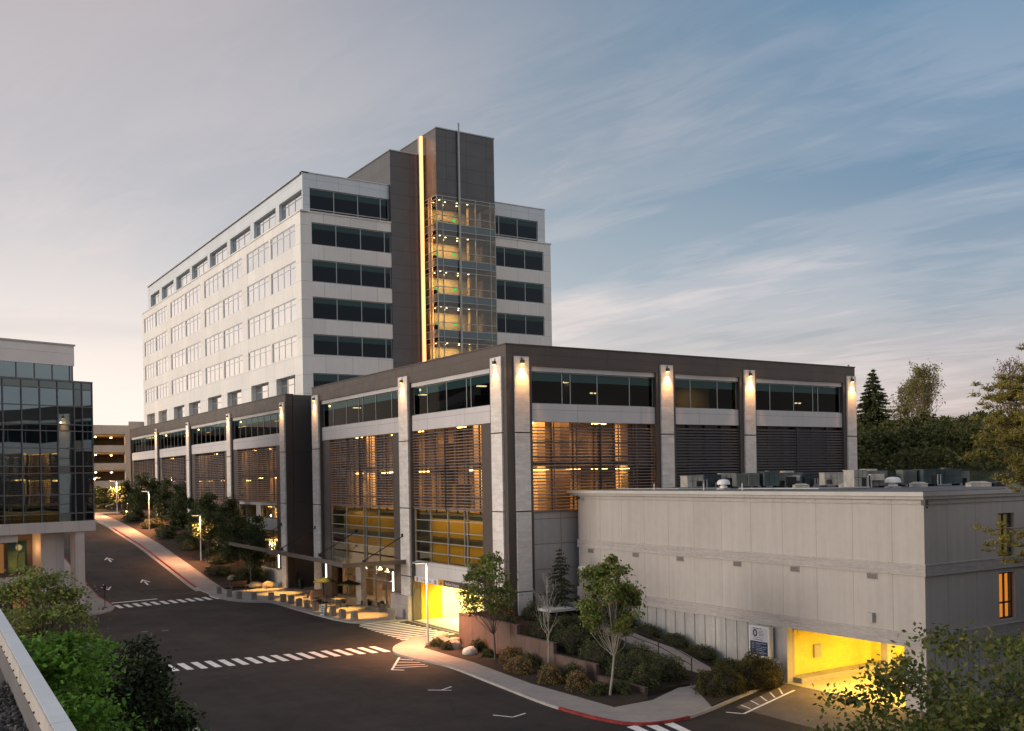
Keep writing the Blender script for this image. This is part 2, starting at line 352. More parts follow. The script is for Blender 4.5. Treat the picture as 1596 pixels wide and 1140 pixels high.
def wall(mb, F, u0, u1, z0, z1, ops, d=.35, m=0):
    """wall with rectangular openings, thickness d behind the facade plane"""
    zs = sorted({z0, z1, *[q for o in ops for q in (max(z0, o[2]), min(z1, o[3]))]})
    for a, b in zip(zs[:-1], zs[1:]):
        if b-a < 1e-4: continue
        c = (a+b)/2; cur = u0
        for o in sorted(o for o in ops if o[2] < c < o[3]):
            if o[0] > cur+1e-4: mb.fb(F, cur, o[0], -d, 0, a, b, m)
            cur = max(cur, o[1])
        if cur < u1-1e-4: mb.fb(F, cur, u1, -d, 0, a, b, m)
def window(parent, F, u0, u1, z0, z1, rec=.18, vm=(), hm=(), gm=None, fm=None, t=.055, dp=.09, gm2=None, zsplit=None):
    mb = MB(); a, b = -rec-dp, -rec
    mb.fb(F, u0, u0+t, a, b, z0, z1); mb.fb(F, u1-t, u1, a, b, z0, z1)
    mb.fb(F, u0+t, u1-t, a, b, z0, z0+t); mb.fb(F, u0+t, u1-t, a, b, z1-t, z1)
    for u in vm: mb.fb(F, u-t/2, u+t/2, a+.002, b+.002, z0+t, z1-t)
    for h in hm: mb.fb(F, u0+t, u1-t, a+.004, b+.004, h-t/2, h+t/2)
    w = mb.build('window', fm or alu, parent)
    g = MB(); zz = zsplit if zsplit else z1
    g.fb(F, u0+t/2, u1-t/2, -rec-.06, -rec-.04, z0+t/2, zz-t/2)
    g.build('pane', gm, w)
    if zsplit:
        g = MB(); g.fb(F, u0+t/2, u1-t/2, -rec-.06, -rec-.04, zz-t/2+.003, z1-t/2); g.build('spandrel_pane', gm2 or g_teal, w)
    return w

def interp(t, pts):
    if t <= pts[0][0]: return pts[0][1]
    for (a, b), (c, d) in zip(pts[:-1], pts[1:]):
        if t <= c: return b+(d-b)*(t-a)/(c-a)
    return pts[-1][1]
def sm(t): t = max(0, min(1, t)); return t*t*(3-2*t)
RAMP = [(-1e4, 0), (116.3, 0), (120, .35), (130, 1.62), (147, 3.65), (168, 5.55), (178, 6.25), (200, 7.5), (230, 8.4), (300, 9.5), (1e4, 12)]
def gz(y): return interp(y, RAMP)
def terr(x, y):
    z = gz(y)-.06
    h = 13.6*sm((x-64)/34)*sm((y+60)/60)
    if y > 110: h *= 1-sm((y-110)/200)*.4
    return max(z, h-.06) if x > 60 else z
# ---------------------------------------------------------------- ground and roads
def structure(o, label, cat): return tag(o, label, cat, kind='structure')
xs = [-3000, -1200, -500, -250, -120, -60, -30, 0, 10, 20, 30, 36, 42, 50, 58, 64]+list(range(68, 180, 6))+[200, 260, 350, 500, 900, 1600, 3000]
ys = [-3000, -1200, -500, -200, -80, -30, 0, 30, 60, 90, 110, 116, 118, 120, 124, 128, 132, 138, 144, 150, 156, 162, 168, 174, 180, 190, 200, 215, 230, 260, 300, 400, 600, 1000, 1800, 3200]
mb = MB(); mb.v = [(x, y, terr(x, y)) for y in ys for x in xs]
nx = len(xs)
mb.f = [(j*nx+i, j*nx+i+1, (j+1)*nx+i+1, (j+1)*nx+i) for j in range(len(ys)-1) for i in range(nx-1)]; mb.m = [0]*len(mb.f)
structure(mb.build('ground', grass_g), 'dark planted ground around the buildings and up the hill behind', 'ground')
# flat lower road / forecourt
mb = MB()
mb.quad([(13.4, -40, 0), (60, -40, 0), (60, 38.0, 0), (45.6, 38.0, 0), (45.6, 80.5, 0), (36, 80.5, 0), (36, 116.3, 0), (10, 116.3, 0), (10, 100, 0), (-30, 86, 0), (-30, 72, 0), (13.4, 72, 0)])
road = structure(mb.build('road', asphalt), 'dark asphalt road and forecourt in front of the hospital', 'road')
# uphill street
mb = MB(); YS = [116.3]+list(range(118, 206, 2)); XL = lambda y: 20.2 if y < 190 else 20.2-(y-190)*.5
for a, b in zip(YS[:-1], YS[1:]):
    mb.quad([(XL(a), a, gz(a)), (31.2, a, gz(a)), (31.2, b, gz(b)), (XL(b), b, gz(b))])
street = structure(mb.build('street', asphalt), 'asphalt street climbing uphill past the hospital wing', 'road')
mb = MB().quad([(-40, 194, 7.29), (60, 194, 7.29), (60, 212, 8.04), (-40, 212, 8.04)])
structure(mb.build('street', asphalt, org=(0, 0, 0)), 'cross street at the top of the hill before the parking garage', 'road')
mb = MB().quad([(36.4, 24, .005), (46.0, 24, .005), (46.0, 41.0, .005), (36.8, 38.2, .005), (36.4, 37)])if False else MB().quad([(38.2, 20, .006), (62, 20, .006), (62, 31, .006), (45.5, 32, .006), (45.5, 41.3, .006), (38.6, 38.7, .006)])
structure(mb.build('driveway', asphalt_brown), 'brownish concrete driveway into the lit basement garage', 'driveway')
# markings: children of the road they are painted on
def stripes(name, rects, parent, z=.008):
    mb = MB()
    for q in rects: mb.quad([(x, y, gz(y)+z) for x, y in q])
    o = mb.build(name, paint, parent); return o
rs = []
for i in range(18):
    x = 15.4+i*.905; y0 = 68.25-(x-15.4)*.145
    rs.append([(x, y0), (x+.47, y0-.05), (x+.47, y0+2.75), (x, y0+2.8)])
stripes('crosswalk', rs, road)
rs = []
for i in range(12):
    y = 79.9-i*.86; xl = 34.5-.03*i if i > 0 else 34.9; xr = 38.25+(.06*i)
    rs.append([(xl, y-.42), (xr, y-.42), (xr, y), (xl, y)])
stripes('crosswalk', rs, road)
rs = []
for i in range(12):
    x = 20.2+i*.92; y0 = 105.7+(x-20.2)*.11
    rs.append([(x, y0), (x+.48, y0+.05), (x+.48, y0+3.0), (x, y0+3.0)])
stripes('crosswalk', rs, road)
stripes('stop_line', [[(20.4, 110.5), (25.2, 111.2), (25.2, 111.75), (20.4, 111.05)]], road)
stripes('crosswalk', [[(30.9+i*.95, 36.3+i*.02), (31.4+i*.95, 36.3+i*.02), (31.9+i*1.0, 38.9), (31.3+i*1.0, 38.9)] for i in range(3)], road)
def line(a, b, w=.12):
    a = Vector((*a, 0)); b = Vector((*b, 0)); d = (b-a).normalized(); n = Vector((-d.y, d.x, 0))*w/2
    return [tuple(p[:2]) for p in (a-n, b-n, b+n, a+n)]
stripes('hatched_marking', [line((30.7, 63.4), (28.3, 59.6), .16), line((28.3, 59.6), (28.9, 59.0), .16), line((30.3, 62.9), (31.0, 61.9)), line((29.7, 61.9), (31.0, 60.8)), line((29.1, 60.9), (30.9, 59.9), .13), line((28.7, 60.1), (30.8, 59.3), .13)], road)
stripes('parking_tick', [line((27.3, 52.6), (28.4, 51.7)), line((27.95, 52.1), (28.9, 52.6))], road)
stripes('parking_tick', [line((27.2, 45.0), (27.8, 44.0)), line((27.8, 44.0), (28.8, 44.3))], road)
stripes('hatched_marking', [line((37.4, 38.2), (37.9, 37.4), .13), line((37.9, 37.4), (44.3, 39.7), .15)]+[line((39.0+i*1.0, 38.0+i*.35), (39.2+i*1.2, 38.9+i*.42), .1) for i in range(5)], road, .016)
def arrow(x, y, s):
    P = lambda a, b: (x+a*.8, y+b*s*1.25)
    return [[P(-.13, -1.2), P(.13, -1.2), P(.13, .2), P(-.13, .2)], [P(-.75, -.1), P(-.55, -.1), P(.0, .75), P(0, 1.25)], [P(.75, -.1), P(0, 1.25), P(0, .75), P(.55, -.1)]]
for x, y, s in ((26.5, 123.3, 1), (25.2, 138.2, 1), (21.9, 122.0, -1)): stripes('lane_arrow', arrow(x, y, s), street)
# pavements with kerbs
def slab(name, poly, m, label, cat, top=.13, z0=-.05, km=None, edge=.16, closed_kerb=()):
    mb = MB(); mb.prism(poly, z0, top, 0)
    o = structure(mb.build(name, m), label, cat)
    if closed_kerb:
        k = MB()
        for path, mm in closed_kerb:
            for a, b in zip(path[:-1], path[1:]):
                q = line(a, b, edge); k.hexa([(x, y, z0) for x, y in q]+[(x, y, top+.012) for x, y in q], mm)
        k.build('kerb', [kerb_m, red_m], o)
    return o
def curve(pts, n=6):
    out = []; P = [pts[0]]+list(pts)+[pts[-1]]
    for i in range(1, len(P)-2):
        for j in range(n):
            t = j/n; p0, p1, p2, p3 = (np.array(P[i+k], float) for k in (-1, 0, 1, 2))
            out.append(tuple(.5*((2*p1)+(-p0+p2)*t+(2*p0-5*p1+4*p2-p3)*t*t+(-p0+3*p1-3*p2+p3)*t**3)))
    out.append(tuple(P[-1])); return out
k_out = curve([(35.4, 70.4), (34.2, 69.1), (32.3, 67.3), (31.1, 64.9), (31.1, 62.6), (31.7, 58.0), (31.2, 51.0), (30.75, 44.8), (31.1, 40.6), (32.1, 38.7), (34.5, 38.3), (37.2, 39.0)])
k_drv = curve([(37.2, 39.0), (40.5, 40.2), (43.6, 41.3), (45.58, 42.3)])
slab('sidewalk', k_out+[(40.5, 43.9), (40.2, 44.3), (35.9, 42.3), (33.1, 42.2), (32.9, 50), (33.6, 58), (33.6, 65.2), (34.6, 66.6), (36.0, 68.3), (36.4, 69.6)], concrete_walk,
     'pale concrete sidewalk curving along the road below the brown wall', 'sidewalk', closed_kerb=((k_out[:44], 0), (k_out[43:62], 1), (k_out[61:], 0), (k_drv, 0)))
slab('path', [(37.3, 39.15), (40.5, 40.35), (41.8, 43.2), (42.2, 46), (44.3, 46), (44.3, 45), (40.6, 43.95)], concrete_walk, 'short concrete path from the sidewalk to the ramp', 'path', top=.125) if False else None
p_out = curve([(31.15, 116.3), (31.0, 112.5), (30.55, 109.5), (30.9, 105.0), (32.0, 101.9), (33.7, 99.9), (33.95, 96.5), (33.9, 93.0), (34.0, 88.5), (34.2, 84.1), (34.75, 80.9), (36.0, 79.9), (37.4, 79.5), (39.9, 79.1)])
slab('plaza', p_out+[(43.2, 79.1), (43.2, 110.8), (39.95, 110.8), (38.9, 112.6), (36.6, 113.0), (35.8, 112.4), (33.4, 112.9), (33.7, 116.3)], plaza_m, 'pale paved entrance plaza with a curving kerb edged by bollards', 'plaza', closed_kerb=((p_out, 0),))
# sidewalk running uphill with red kerb
mb = MB(); kb = MB()
for a, b in zip(YS[:-1], YS[1:]):
    if a < 178:
        P = [(31.2, a), (33.75, a), (33.75, b), (31.2, b)]
        mb.hexa([(x, y, gz(y)-.1) for x, y in P]+[(x, y, gz(y)+.13) for x, y in P])
    Q = [(31.02, a), (31.2, a), (31.2, b), (31.02, b)]; kb.hexa([(x, y, gz(y)-.1) for x, y in Q]+[(x, y, gz(y)+.142) for x, y in Q], 1 if 118 <= a < 166 else 0)
    if 30 < b and a < 190:
        Q = [(30.55, a), (31.02, a), (31.02, b), (30.55, b)]; kb.hexa([(x, y, gz(y)-.1) for x, y in Q]+[(x, y, gz(y)+.012) for x, y in Q], 0)
o = structure(mb.build('sidewalk', concrete_walk), 'concrete sidewalk with red painted kerb climbing beside the street', 'sidewalk'); kb.build('kerb', [kerb_m, red_m], o)
mb = MB()
for a, b in ((178, 184), (184, 190), (190, 194)):
    P = [(31.2, a), (36.2, a), (37.5, b), (31.2-(b-178)*.3, b)]; mb.hexa([(x, y, gz(y)-.1) for x, y in P]+[(x, y, gz(y)+.13) for x, y in P])
structure(mb.build('plaza', concrete_walk), 'pale concrete corner apron where the uphill sidewalk widens', 'plaza')
i_out = curve([(20.2, 150), (20.2, 135), (20.2, 122), (20.15, 113), (19.95, 107.5), (19.3, 104.6), (18.2, 102.6), (15, 101.0), (0, 96.5), (-30, 87)])
mb = MB(); kb = MB()
mb.prism([(20.1, 116.3), (20.05, 108), (19.3, 104.6), (18.2, 102.6), (15, 101.0), (0, 96.5), (-30, 87), (-30, 100), (0, 112), (12, 116.3)], -.05, .12)
for a, b in ((116.3, 124), (124, 134), (134, 144), (144, 156)):
    P = [(10, a), (20.1, a), (20.1, b), (10, b)]; mb.hexa([(x, y, gz(y)-.3) for x, y in P]+[(x, y, gz(y)+.12) for x, y in P])
for a, b in zip(i_out[:-1], i_out[1:]):
    q = line(a, b, .16); kb.hexa([(x, y, gz(y)-.1) for x, y in q]+[(x, y, gz(y)+.14) for x, y in q], 1 if a[1] > 108 else 0)
o = structure(mb.build('sidewalk', concrete_walk), 'grey sidewalk under the overhanging glass office building', 'sidewalk'); kb.build('kerb', [kerb_m, red_m], o)
slab('sidewalk', [(10.2, -20), (13.35, -20), (13.35, 62), (12.6, 68), (9.0, 72), (9.0, 66), (10.2, 60)], concrete_walk, 'grey sidewalk beside the road below the rooftop parapet', 'sidewalk', closed_kerb=((curve([(13.35, -20), (13.35, 62), (12.6, 68), (9.0, 72)]), 0),))
# planting beds
mb = MB(); mb.prism([(33.1, 42.2), (35.7, 42.4), (36.55, 43.7), (36.55, 65.1), (39.5, 66), (39.5, 68.8), (36.6, 69.3), (36.0, 68.3), (34.6, 66.6), (33.6, 65.2), (33.6, 58), (32.9, 50)], -.05, .16)
structure(mb.build('planting_bed', soil), 'mulched bed between the sidewalk and the brown stepped wall', 'planting bed')
def bedz(y): return interp(y, [(43.8, .25), (48.2, .45), (52.7, 1.05), (57, 1.75), (65, 2.3)])
mb = MB(); yy = [43.8, 46, 48.2, 50.5, 52.7, 55, 57, 60, 63.1]
for a, b in zip(yy[:-1], yy[1:]):
    P = [(36.65, a), (42.3, a), (42.3, b), (36.65, b)]; mb.hexa([(x, y, -.3) for x, y in P]+[(x, y, bedz(y)) for x, y in P])
structure(mb.build('planting_bed', soil), 'upper planting bed retained by the brown wall', 'planting bed')
def rampz(y): return interp(y, [(44.8, .14), (46, .2), (49.2, 1.0), (52.5, 1.35), (56, 1.9), (60, 2.2)])
mb = MB()
for a, b in ((43.9, 46), (46, 49.2), (49.2, 52.5), (52.5, 56), (56, 60), (60, 62.2)):
    P = [(42.3, a), (44.2, a), (44.2, b), (42.3, b)]; mb.hexa([(x, y, -.3) for x, y in P]+[(x, y, rampz(y)) for x, y in P])
structure(mb.build('ramp', concrete_walk), 'concrete ramp rising beside the ribbed basement wall', 'ramp')
mb = MB()
for a, b in ((42.6, 46), (46, 49.2), (49.2, 52.5), (52.5, 56), (56, 62)):
    P = [(44.2, a), (45.6, a), (45.6, b), (44.2, b)]; mb.hexa([(x, y, -.3) for x, y in P]+[(x, y, rampz(y)+.05) for x, y in P])
structure(mb.build('planting_bed', soil), 'narrow bed at the foot of the ribbed wall', 'planting bed')
mb = MB()
mb.prism([(37.4, 39.25), (45.5, 42.25), (45.5, 42.6), (44.2, 43.9), (40.9, 43.6), (39.2, 42.2)], -.05, .17)
structure(mb.build('planting_bed', soil), 'small bed by the driveway kerb under the big round shrub', 'planting bed')
mb = MB()
for a, b in zip(YS[:-1], YS[1:]):
    if a < 190:
        P = [(33.75, a), (39.9, a), (39.9, b), (33.75, b)]; zz = lambda x, y: gz(y)+(.14 if x < 35 else .14+.9*sm((y-116)/8)*(1 if y < 170 else .4))
        mb.hexa([(x, y, gz(y)-.5) for x, y in P]+[(x, y, zz(x, y)) for x, y in P])
structure(mb.build('planting_bed', soil), 'sloping shrub bed between the uphill sidewalk and the hospital wing', 'planting bed')
# ---------------------------------------------------------------- hospital tower
T = thing('hospital_tower', 'tall white hospital tower with dark core, lit glass stair bay and glowing vertical fin', 'building', (46, 121.8, 0))
TO = (46, 121.8, 0)
def P(mb, name, m, parent=T, org=TO, **k): return mb.build(name, m, parent, org=org, **k)
class Sub:
    """parent wrapper: makes children in world coordinates relative to a thing's base"""
def rel(F, org): return lambda u, w, z: tuple(Vector(F(u, w, z))-Vector(org))
F1 = rel(FX(46.0), TO); F2 = rel(FY(121.8), TO)
F1t = rel(FX(46.55), TO); F2t = rel(FY(122.3), TO)
LV = [(28.75, 31.45), (33.4, 36.28), (38.2, 41.1), (43.0, 45.87)]
W1 = [(123.7, 133.35), (134.0, 143.9), (146.35, 156.1), (156.75, 166.6), (169.05, 178.8), (179.45, 189.3), (191.8, 201.2), (201.85, 210.9)]
BT = [(124.6, 131.9), (135.1, 142.8), (147.4, 154.6), (157.8, 165.4), (170.1, 177.4), (180.5, 188.0), (193, 200), (203, 209.8)]
TP = [(122.6, 131.2), (132.6, 142.0), (143.7, 153.6), (155.3, 164.9), (166.3, 176.1), (177.5, 186.9), (188.9, 198.0), (200.0, 207.3)]
o1 = [(a, b, z0, z1) for z0, z1 in LV for a, b in W1]+[(a, b, 20, 26.4) for a, b in BT]
mb = MB(); wall(mb, F1, 121.8, 212.6, 19, 47.1, o1, .9)
mb.fb(F1, 121.5, 212.7, -1.0, .12, 47.1, 47.28)
o2 = [(47.5, 58.8, z0, z1) for z0, z1 in LV]+[(47.4, 58.8, 20, 26.4)]
wall(mb, F2, 46.9, 58.8, 19, 47.1, o2, .9)
o3 = [(73.3, 83.7, z0, z1) for z0, z1 in LV]+[(73.3, 83.7, 20, 26.4)]
wall(mb, F2, 72.9, 85.0, 19, 47.1, o3, .9)
mb.fb(F2, 45.9, 58.8, -1.0, .12, 47.1, 47.275); mb.fb(F2, 72.9, 85.1, -1.0, .12, 47.1, 47.275)
mb.build('wall', tower_w, T)
mb = MB(); wall(mb, F1t, 122.3, 209.6, 47.28, 52.3, [(a, b, 47.3, 50.2) for a, b in TP], .7)
wall(mb, F2t, 47.25, 58.8, 47.28, 52.3, [(47.5, 58.8, 47.3, 50.45)], .7)
wall(mb, F2t, 72.9, 84.4, 47.28, 52.3, [(73.3, 83.1, 47.3, 50.45)], .7)
mb.fb(F1t, 122.2, 209.7, -.8, .1, 52.3, 52.42); mb.fb(F2t, 46.45, 58.8, -.8, .1, 52.3, 52.415); mb.fb(F2t, 72.9, 84.5, -.8, .1, 52.3, 52.415)
mb.build('upper_wall', tower_s, T)
mb = MB(); mb.box(.9, 38.9, .9, 90.7, 2, 47.0); mb.box(1.3, 38.3, 1.2, 87.7, 47.0, 52.1); mb.box(38.9, 39, 0.02, 90.8, 18, 47.09); mb.box(38.3, 38.4, .52, 87.8, 47.29, 52.29)
mb.box(.9, 39, 90.7, 90.8, 18, 47.08)
mb.build('inner_wall', tower_w, T)
for z0, z1 in LV:
    for a, b in W1:
        w = (b-a)/4; window(T, F1, a, b, z0, z1, .10, [a+w, a+2*w, a+3*w], [z1-.72], g_tower, white_m, t=.09, dp=.07)
    window(T, F2, 47.5, 58.8, z0, z1, .22, [50.93, 54.41, 57.89], [], g_face, alu, t=.11, zsplit=z1-.75)
    window(T, F2, 73.3, 83.7, z0, z1, .22, [77.0, 80.5], [], g_face, alu, t=.11, zsplit=z1-.75)
for a, b in BT:
    w = (b-a)/3; window(T, F1, a, b, 22.0, 26.4, .75, [a+w, a+2*w], [25.4], g_tower, alu, t=.09)
window(T, F2, 47.4, 58.8, 21, 26.4, .3, [50.93, 54.41], [], g_face, alu, t=.11, zsplit=25.5)
for a, b in TP:
    w = (b-a)/3.5; window(T, F1t, a, b, 47.3, 50.2, .45, [a+.5*w, a+1.5*w, a+2.5*w], [49.5], g_tower, alu, t=.09, dp=.07)
window(T, F2t, 47.5, 58.8, 47.3, 50.45, .2, [50.9, 54.3, 57.6], [47.75], g_face, alu, t=.11, zsplit=49.6)
window(T, F2t, 73.3, 83.1, 47.3, 50.45, .2, [76.4, 79.6], [47.75], g_face, alu, t=.11, zsplit=49.6)
# dark core, taller shaft and light fin
mb = MB(); mb.box(12.8, 17.85, -.02, 16, 18, 56.95); mb.box(17.9, 27.05, -.01, 7, 50.75, 59.75); mb.box(18.4, 27.0, 1.6, 7, 18, 50.75)
mb.box(17.9, 18.5, .0, 1.6, 18, 50.75)
mb.build('core', tower_d, T)
mb = MB(); mb.box(12.7, 17.9, -.1, 16.1, 56.95, 57.08); mb.box(17.8, 27.15, -3.8, 7.1, 59.75, 59.9); mb.build('coping', alu, T)
mb = MB(); mb.box(17.87, 27.05, -3.7, -.012, 50.75, 59.75); mb.build('shaft_cap', tower_d, T)
mb = MB(); mb.box(17.1, 17.45, -.75, -.35, 22.6, 59.4); fin = mb.build('light_fin', e_strip, T)
mb = MB(); mb.box(17.05, 17.5, -.35, -.02, 22.6, 59.45); mb.build('fin_housing', alu, T)
mb = MB(); mb.box(21.14, 21.38, -4.05, -3.8, 22, 60.9); mb.build('mast', alu, T)
# glazed stair/elevator lobby
GX0, GX1, GY = 63.87, 73.05, 118.1
FG = rel(FY(GY), TO); FS = rel(FX(GX0), TO)
mbf = MB(); mbg = MB(); mbs = MB()
levs = [46.6-4.83*i for i in range(6)]
zlines = []
for z in levs:
    mbs.fb(FG, GX0+.0, GX1, .0, .012, z-.5, z+.48); mbs.fb(FS, GY+.0, 121.8, .0, .012, z-.5, z+.48)
    zlines += [z-.5, z+.48, z+1.5, z+3.62]
zlines += [50.7]
zlines = [z for z in zlines if z > 22]
for z in zlines: mbf.fb(FG, GX0-.05, GX1+.05, -.1, .04, z-.04, z+.04); mbf.fb(FS, GY+.06, 121.8, -.1, .04, z-.04, z+.04)
for u in (GX0, GX0+.87, 69.88, 72.23, GX1): mbf.fb(FG, u-.045, u+.045, -.11, .05, 20, 50.72)
mbf.fb(FS, 120.1, 120.19, -.11, .05, 20, 50.72)
mbg.fb(FG, GX0+.03, GX1-.03, -.02, .0, 20, 50.7); mbg.fb(FS, GY+.05, 121.78, -.02, .0, 20, 50.7); mbg.fb(rel(lambda u, w, z: (GX1+w, u, z), TO), GY+.05, 121.78, -.02, 0, 20, 50.7)
lw = mbf.build('curtain_wall', alu, T); mbg.build('glazing', glass('lobby_glass', .05, 4.0, None, (.60, .60, .56)), lw); mbs.build('spandrel_pane', teal_m, lw)
mb = MB(); mi = MB()
for i, z in enumerate(levs):
    mb.box(18.05, 26.9, -3.4, 1.55, z-.3, z); mb.box(18.05, 26.9, -3.4, 1.55, z+3.75, z+3.95)
    mi.box(18.45, 26.95, 1.3, 1.5, z, z+3.75)
    MB().box(19.0, 23.2, 1.05, 1.25, z+2.15, z+3.55).build('bulkhead', int_wall, T)
    MB().box(23.9, 24.7, -1.8, -1.2, z, z+3.75).build('interior_column', int_wall, T)
    MB().box(18.6, 20.3, .9, 1.2, z, z+1.9).build('interior_door', tan_m, T)
    for (a, b) in ((18.7, -2.9), (18.6, -1.4), (19.9, -2.3), (20.3, -.9), (21.6, -2.6), (22.3, -1.3), (23.2, -2.7)):
        MB().cyl(a, b, z+3.70, z+3.76, .11, 10).build('downlight', e_down, T)
    MB().box(19.7, 20.15, .2, .26, z+1.75, z+2.05).build('exit_sign', e_green, T); MB().box(22.0, 22.55, -.5, -.44, z+1.75, z+2.1).build('exit_sign', e_green, T)
    light('lobby_light', 'AREA', (20.9, -.9, z+3.66), 300, (1, .54, .15), T, shape='RECTANGLE', size=4.5, size_y=2.4)
mb.build('floor_slab', int_dark, T); mi.build('interior_wall', tan_m, T)
light('fin_light', 'AREA', (16.98, -.5, 41), 330, (1, .42, .12), T, shape='RECTANGLE', size=.2, size_y=36, rot=(R(-90), 0, R(-35)))
# roof plant hint
mb = MB(); mb.box(.4, 38.5, .6, 87.5, 52.1, 52.16); mb.build('roof', roof_m, T)
# ---------------------------------------------------------------- podium (low brown wing with stone columns)
PO = (39.96, 63.2, 0)
Pd = thing('podium_building', 'low hospital wing in brown metal and white bands with lit stone columns and louvre screens', 'building', PO)
G1 = rel(FX(39.96), PO); G2 = rel(FY(63.2), PO)
B2 = [(66.0, 78.9), (81.3, 100.1)]                       # front bays between column frames
WB = [(112.65, 131.7), (133.85, 152.6), (154.7, 173.0), (175.0, 194.6)]
RB = [(41.95, 54.3), (56.4, 63.9), (65.9, 77.6)]
B1 = [(65.35, 78.95), (81.25, 100.15)]
# parapet and frame
mb = MB()
mb.fb(G1, 62.9, 102.4, -.6, .30, 21.0, 22.5); mb.fb(G2, 40.561, 79.3, -.6, .30, 21.0, 22.498)
mb.fb(G1, 110.75, 195.2, -.6, .30, 21.0, 22.5)
mb.build('parapet', brown, Pd)
mb = MB()
mb.fb(G1, 62.85, 102.45, -.65, .36, 22.5, 22.6); mb.fb(G2, 40.61, 79.35, -.65, .36, 22.5, 22.598); mb.fb(G1, 110.7, 195.25, -.65, .36, 22.5, 22.6)
mb.build('coping', brown_pl, Pd)
mb = MB()
def piers(F, lst, dd=0.30):
    for a, b in lst: MB().fb(F, a, b, -.5, dd, 0, 21.0).build('column_frame', brown_pl, Pd)
piers(G1, [(62.9, 65.3), (78.95, 81.25), (100.15, 102.4), (110.75, 112.65), (131.7, 133.85), (152.6, 154.7), (173.0, 175.0), (194.6, 195.2)])
piers(G2, [(40.46, 41.95), (54.3, 56.4), (63.9, 65.9), (77.6, 79.3)])
# dark side panels beside the louvre screens
for a, b in ((65.3, 67.0), (81.25, 82.95), (98.1, 100.15), (112.65, 114.75), (129.8, 131.7), (133.85, 135.6), (150.9, 152.6), (154.7, 156.3), (171.4, 173.0), (175, 176.6), (193, 194.6)):
    MB().fb(G1, a+.001, b-.001, -.5, .12, 2.2 if a > 105 else 0, 16.7).build('side_panel', brown_pl, Pd)
# end wall of the long wing beside the glazed slot, far end, back
mb = MB(); mb.fb(rel(FY(110.75), PO), 40.5, 43.4, -.4, .0, 0, 22.5); mb.build('end_wall', mat('brown_end_panel', (.080, .070, .067), .45, .06, .3, grid=(40, 5.95, .02, 0, 1.9), joint=.5), Pd)
mb = MB(); mb.fb(rel(FY(102.4), PO), 40.5, 43.4, .0, .4, 0, 22.5); mb.build('end_wall', brown_pl, Pd)
# white bands
wbm = (mat('white_band_panel', (.58, .55, .545), .6, .05, .4, .02, streak=.05, grid=(6.45, .93, .018, .15, -.02), joint=.5))
for F, L_ in ((G1, B1+WB), (G2, RB)):
    for a, b in L_:
        mb = MB(); mb.fb(F, a, b, -.45, .10, 16.75, 18.1); mb.fb(F, a, b, -.45, .085, 18.1, 18.13); mb.build('white_band', wbm, Pd)
        MB().fb(F, a, b, -.45, .12, 20.62, 21.0).build('window_head', white_p, Pd)
# windows
def vms(a, b, n): return [a+(b-a)*k/n for k in range(1, n)]
VM = {0: [68.9, 69.6, 72.95, 76.4], 1: [83.5, 87.0, 90.0, 91.0, 94.05, 97.5]}
for i, (a, b) in enumerate(B1): window(Pd, G1, a, b, 18.13, 20.62, .12, VM[i], [], g_pod, alu, t=.07, zsplit=19.95)
for i, (a, b) in enumerate(WB): window(Pd, G1, a, b, 18.13, 20.62, .12, vms(a, b, 8), [], g_pod, alu, t=.07, zsplit=19.95)
for (a, b), v in zip(RB, ([45.05, 45.85, 48.5, 51.8], [58.45, 61.6], [68.1, 71.2, 73.8, 74.5])):
    window(Pd, G2, a, b, 18.13, 20.62, .12, v, [], g_pod, alu, t=.07, zsplit=19.95)
# stone columns with joints and their wall lamps
def column(F, a, b, top=21.65, base=0.0, lamp=True, power=55):
    zs = [base, 3.85, 9.9, 15.85, top]; mb = MB()
    for z0, z1 in zip(zs[:-1], zs[1:]):
        mb.fb(F, a, b, .30, .46, z0+(.10 if z0 > base else 0), z1-.0)
    c = mb.build('column', stone, Pd)
    if lamp:
        m = (a+b)/2; q = MB(); q.fb(F, m-.13, m+.13, .46, .66, top-.55, top-.28); q.fb(F, m-.05, m+.05, .46, .5, top-.25, top-.1); l = q.build('wall_lamp', alu_d, c)
        q = MB(); q.fb(F, m-.10, m+.10, .50, .64, top-.565, top-.553); q.build('lens', e_warm, l)
        p = Vector(F(m, .72, top-.72)); wz = Vector(F(m, .1, top-2.9))-p
        vv = .75+.5*((a*7.13) % 1)
        light('wall_lamp_light', 'SPOT', p, power*13*vv, (1, .46, .13), Pd, spot_size=R(74), spot_blend=1.0, shadow_soft_size=.06, rot=Vector(wz).to_track_quat('-Z', 'Y').to_euler())
        light('wall_lamp_light', 'POINT', Vector(F(m, .95, top-1.1)), power*.3*vv, (1, .55, .20), Pd, shadow_soft_size=.12)
for a, b, p in ((63.4, 64.95, 34), (79.15, 80.95, 44), (100.4, 102.2, 44)): column(G1, a, b, power=p)
for a, b in ((110.95, 112.5), (131.9, 133.6), (152.9, 154.4), (173.3, 174.7)): column(G1, a, b, power=50)
for a, b in ((40.34, 41.62), (54.72, 56.05), (64.36, 65.66), (78.02, 79.28)): column(G2, a, b, power=60)
mb = MB(); mb.fb(G1, 62.8, 102.5, .0, .02, 0, .0) if False else None
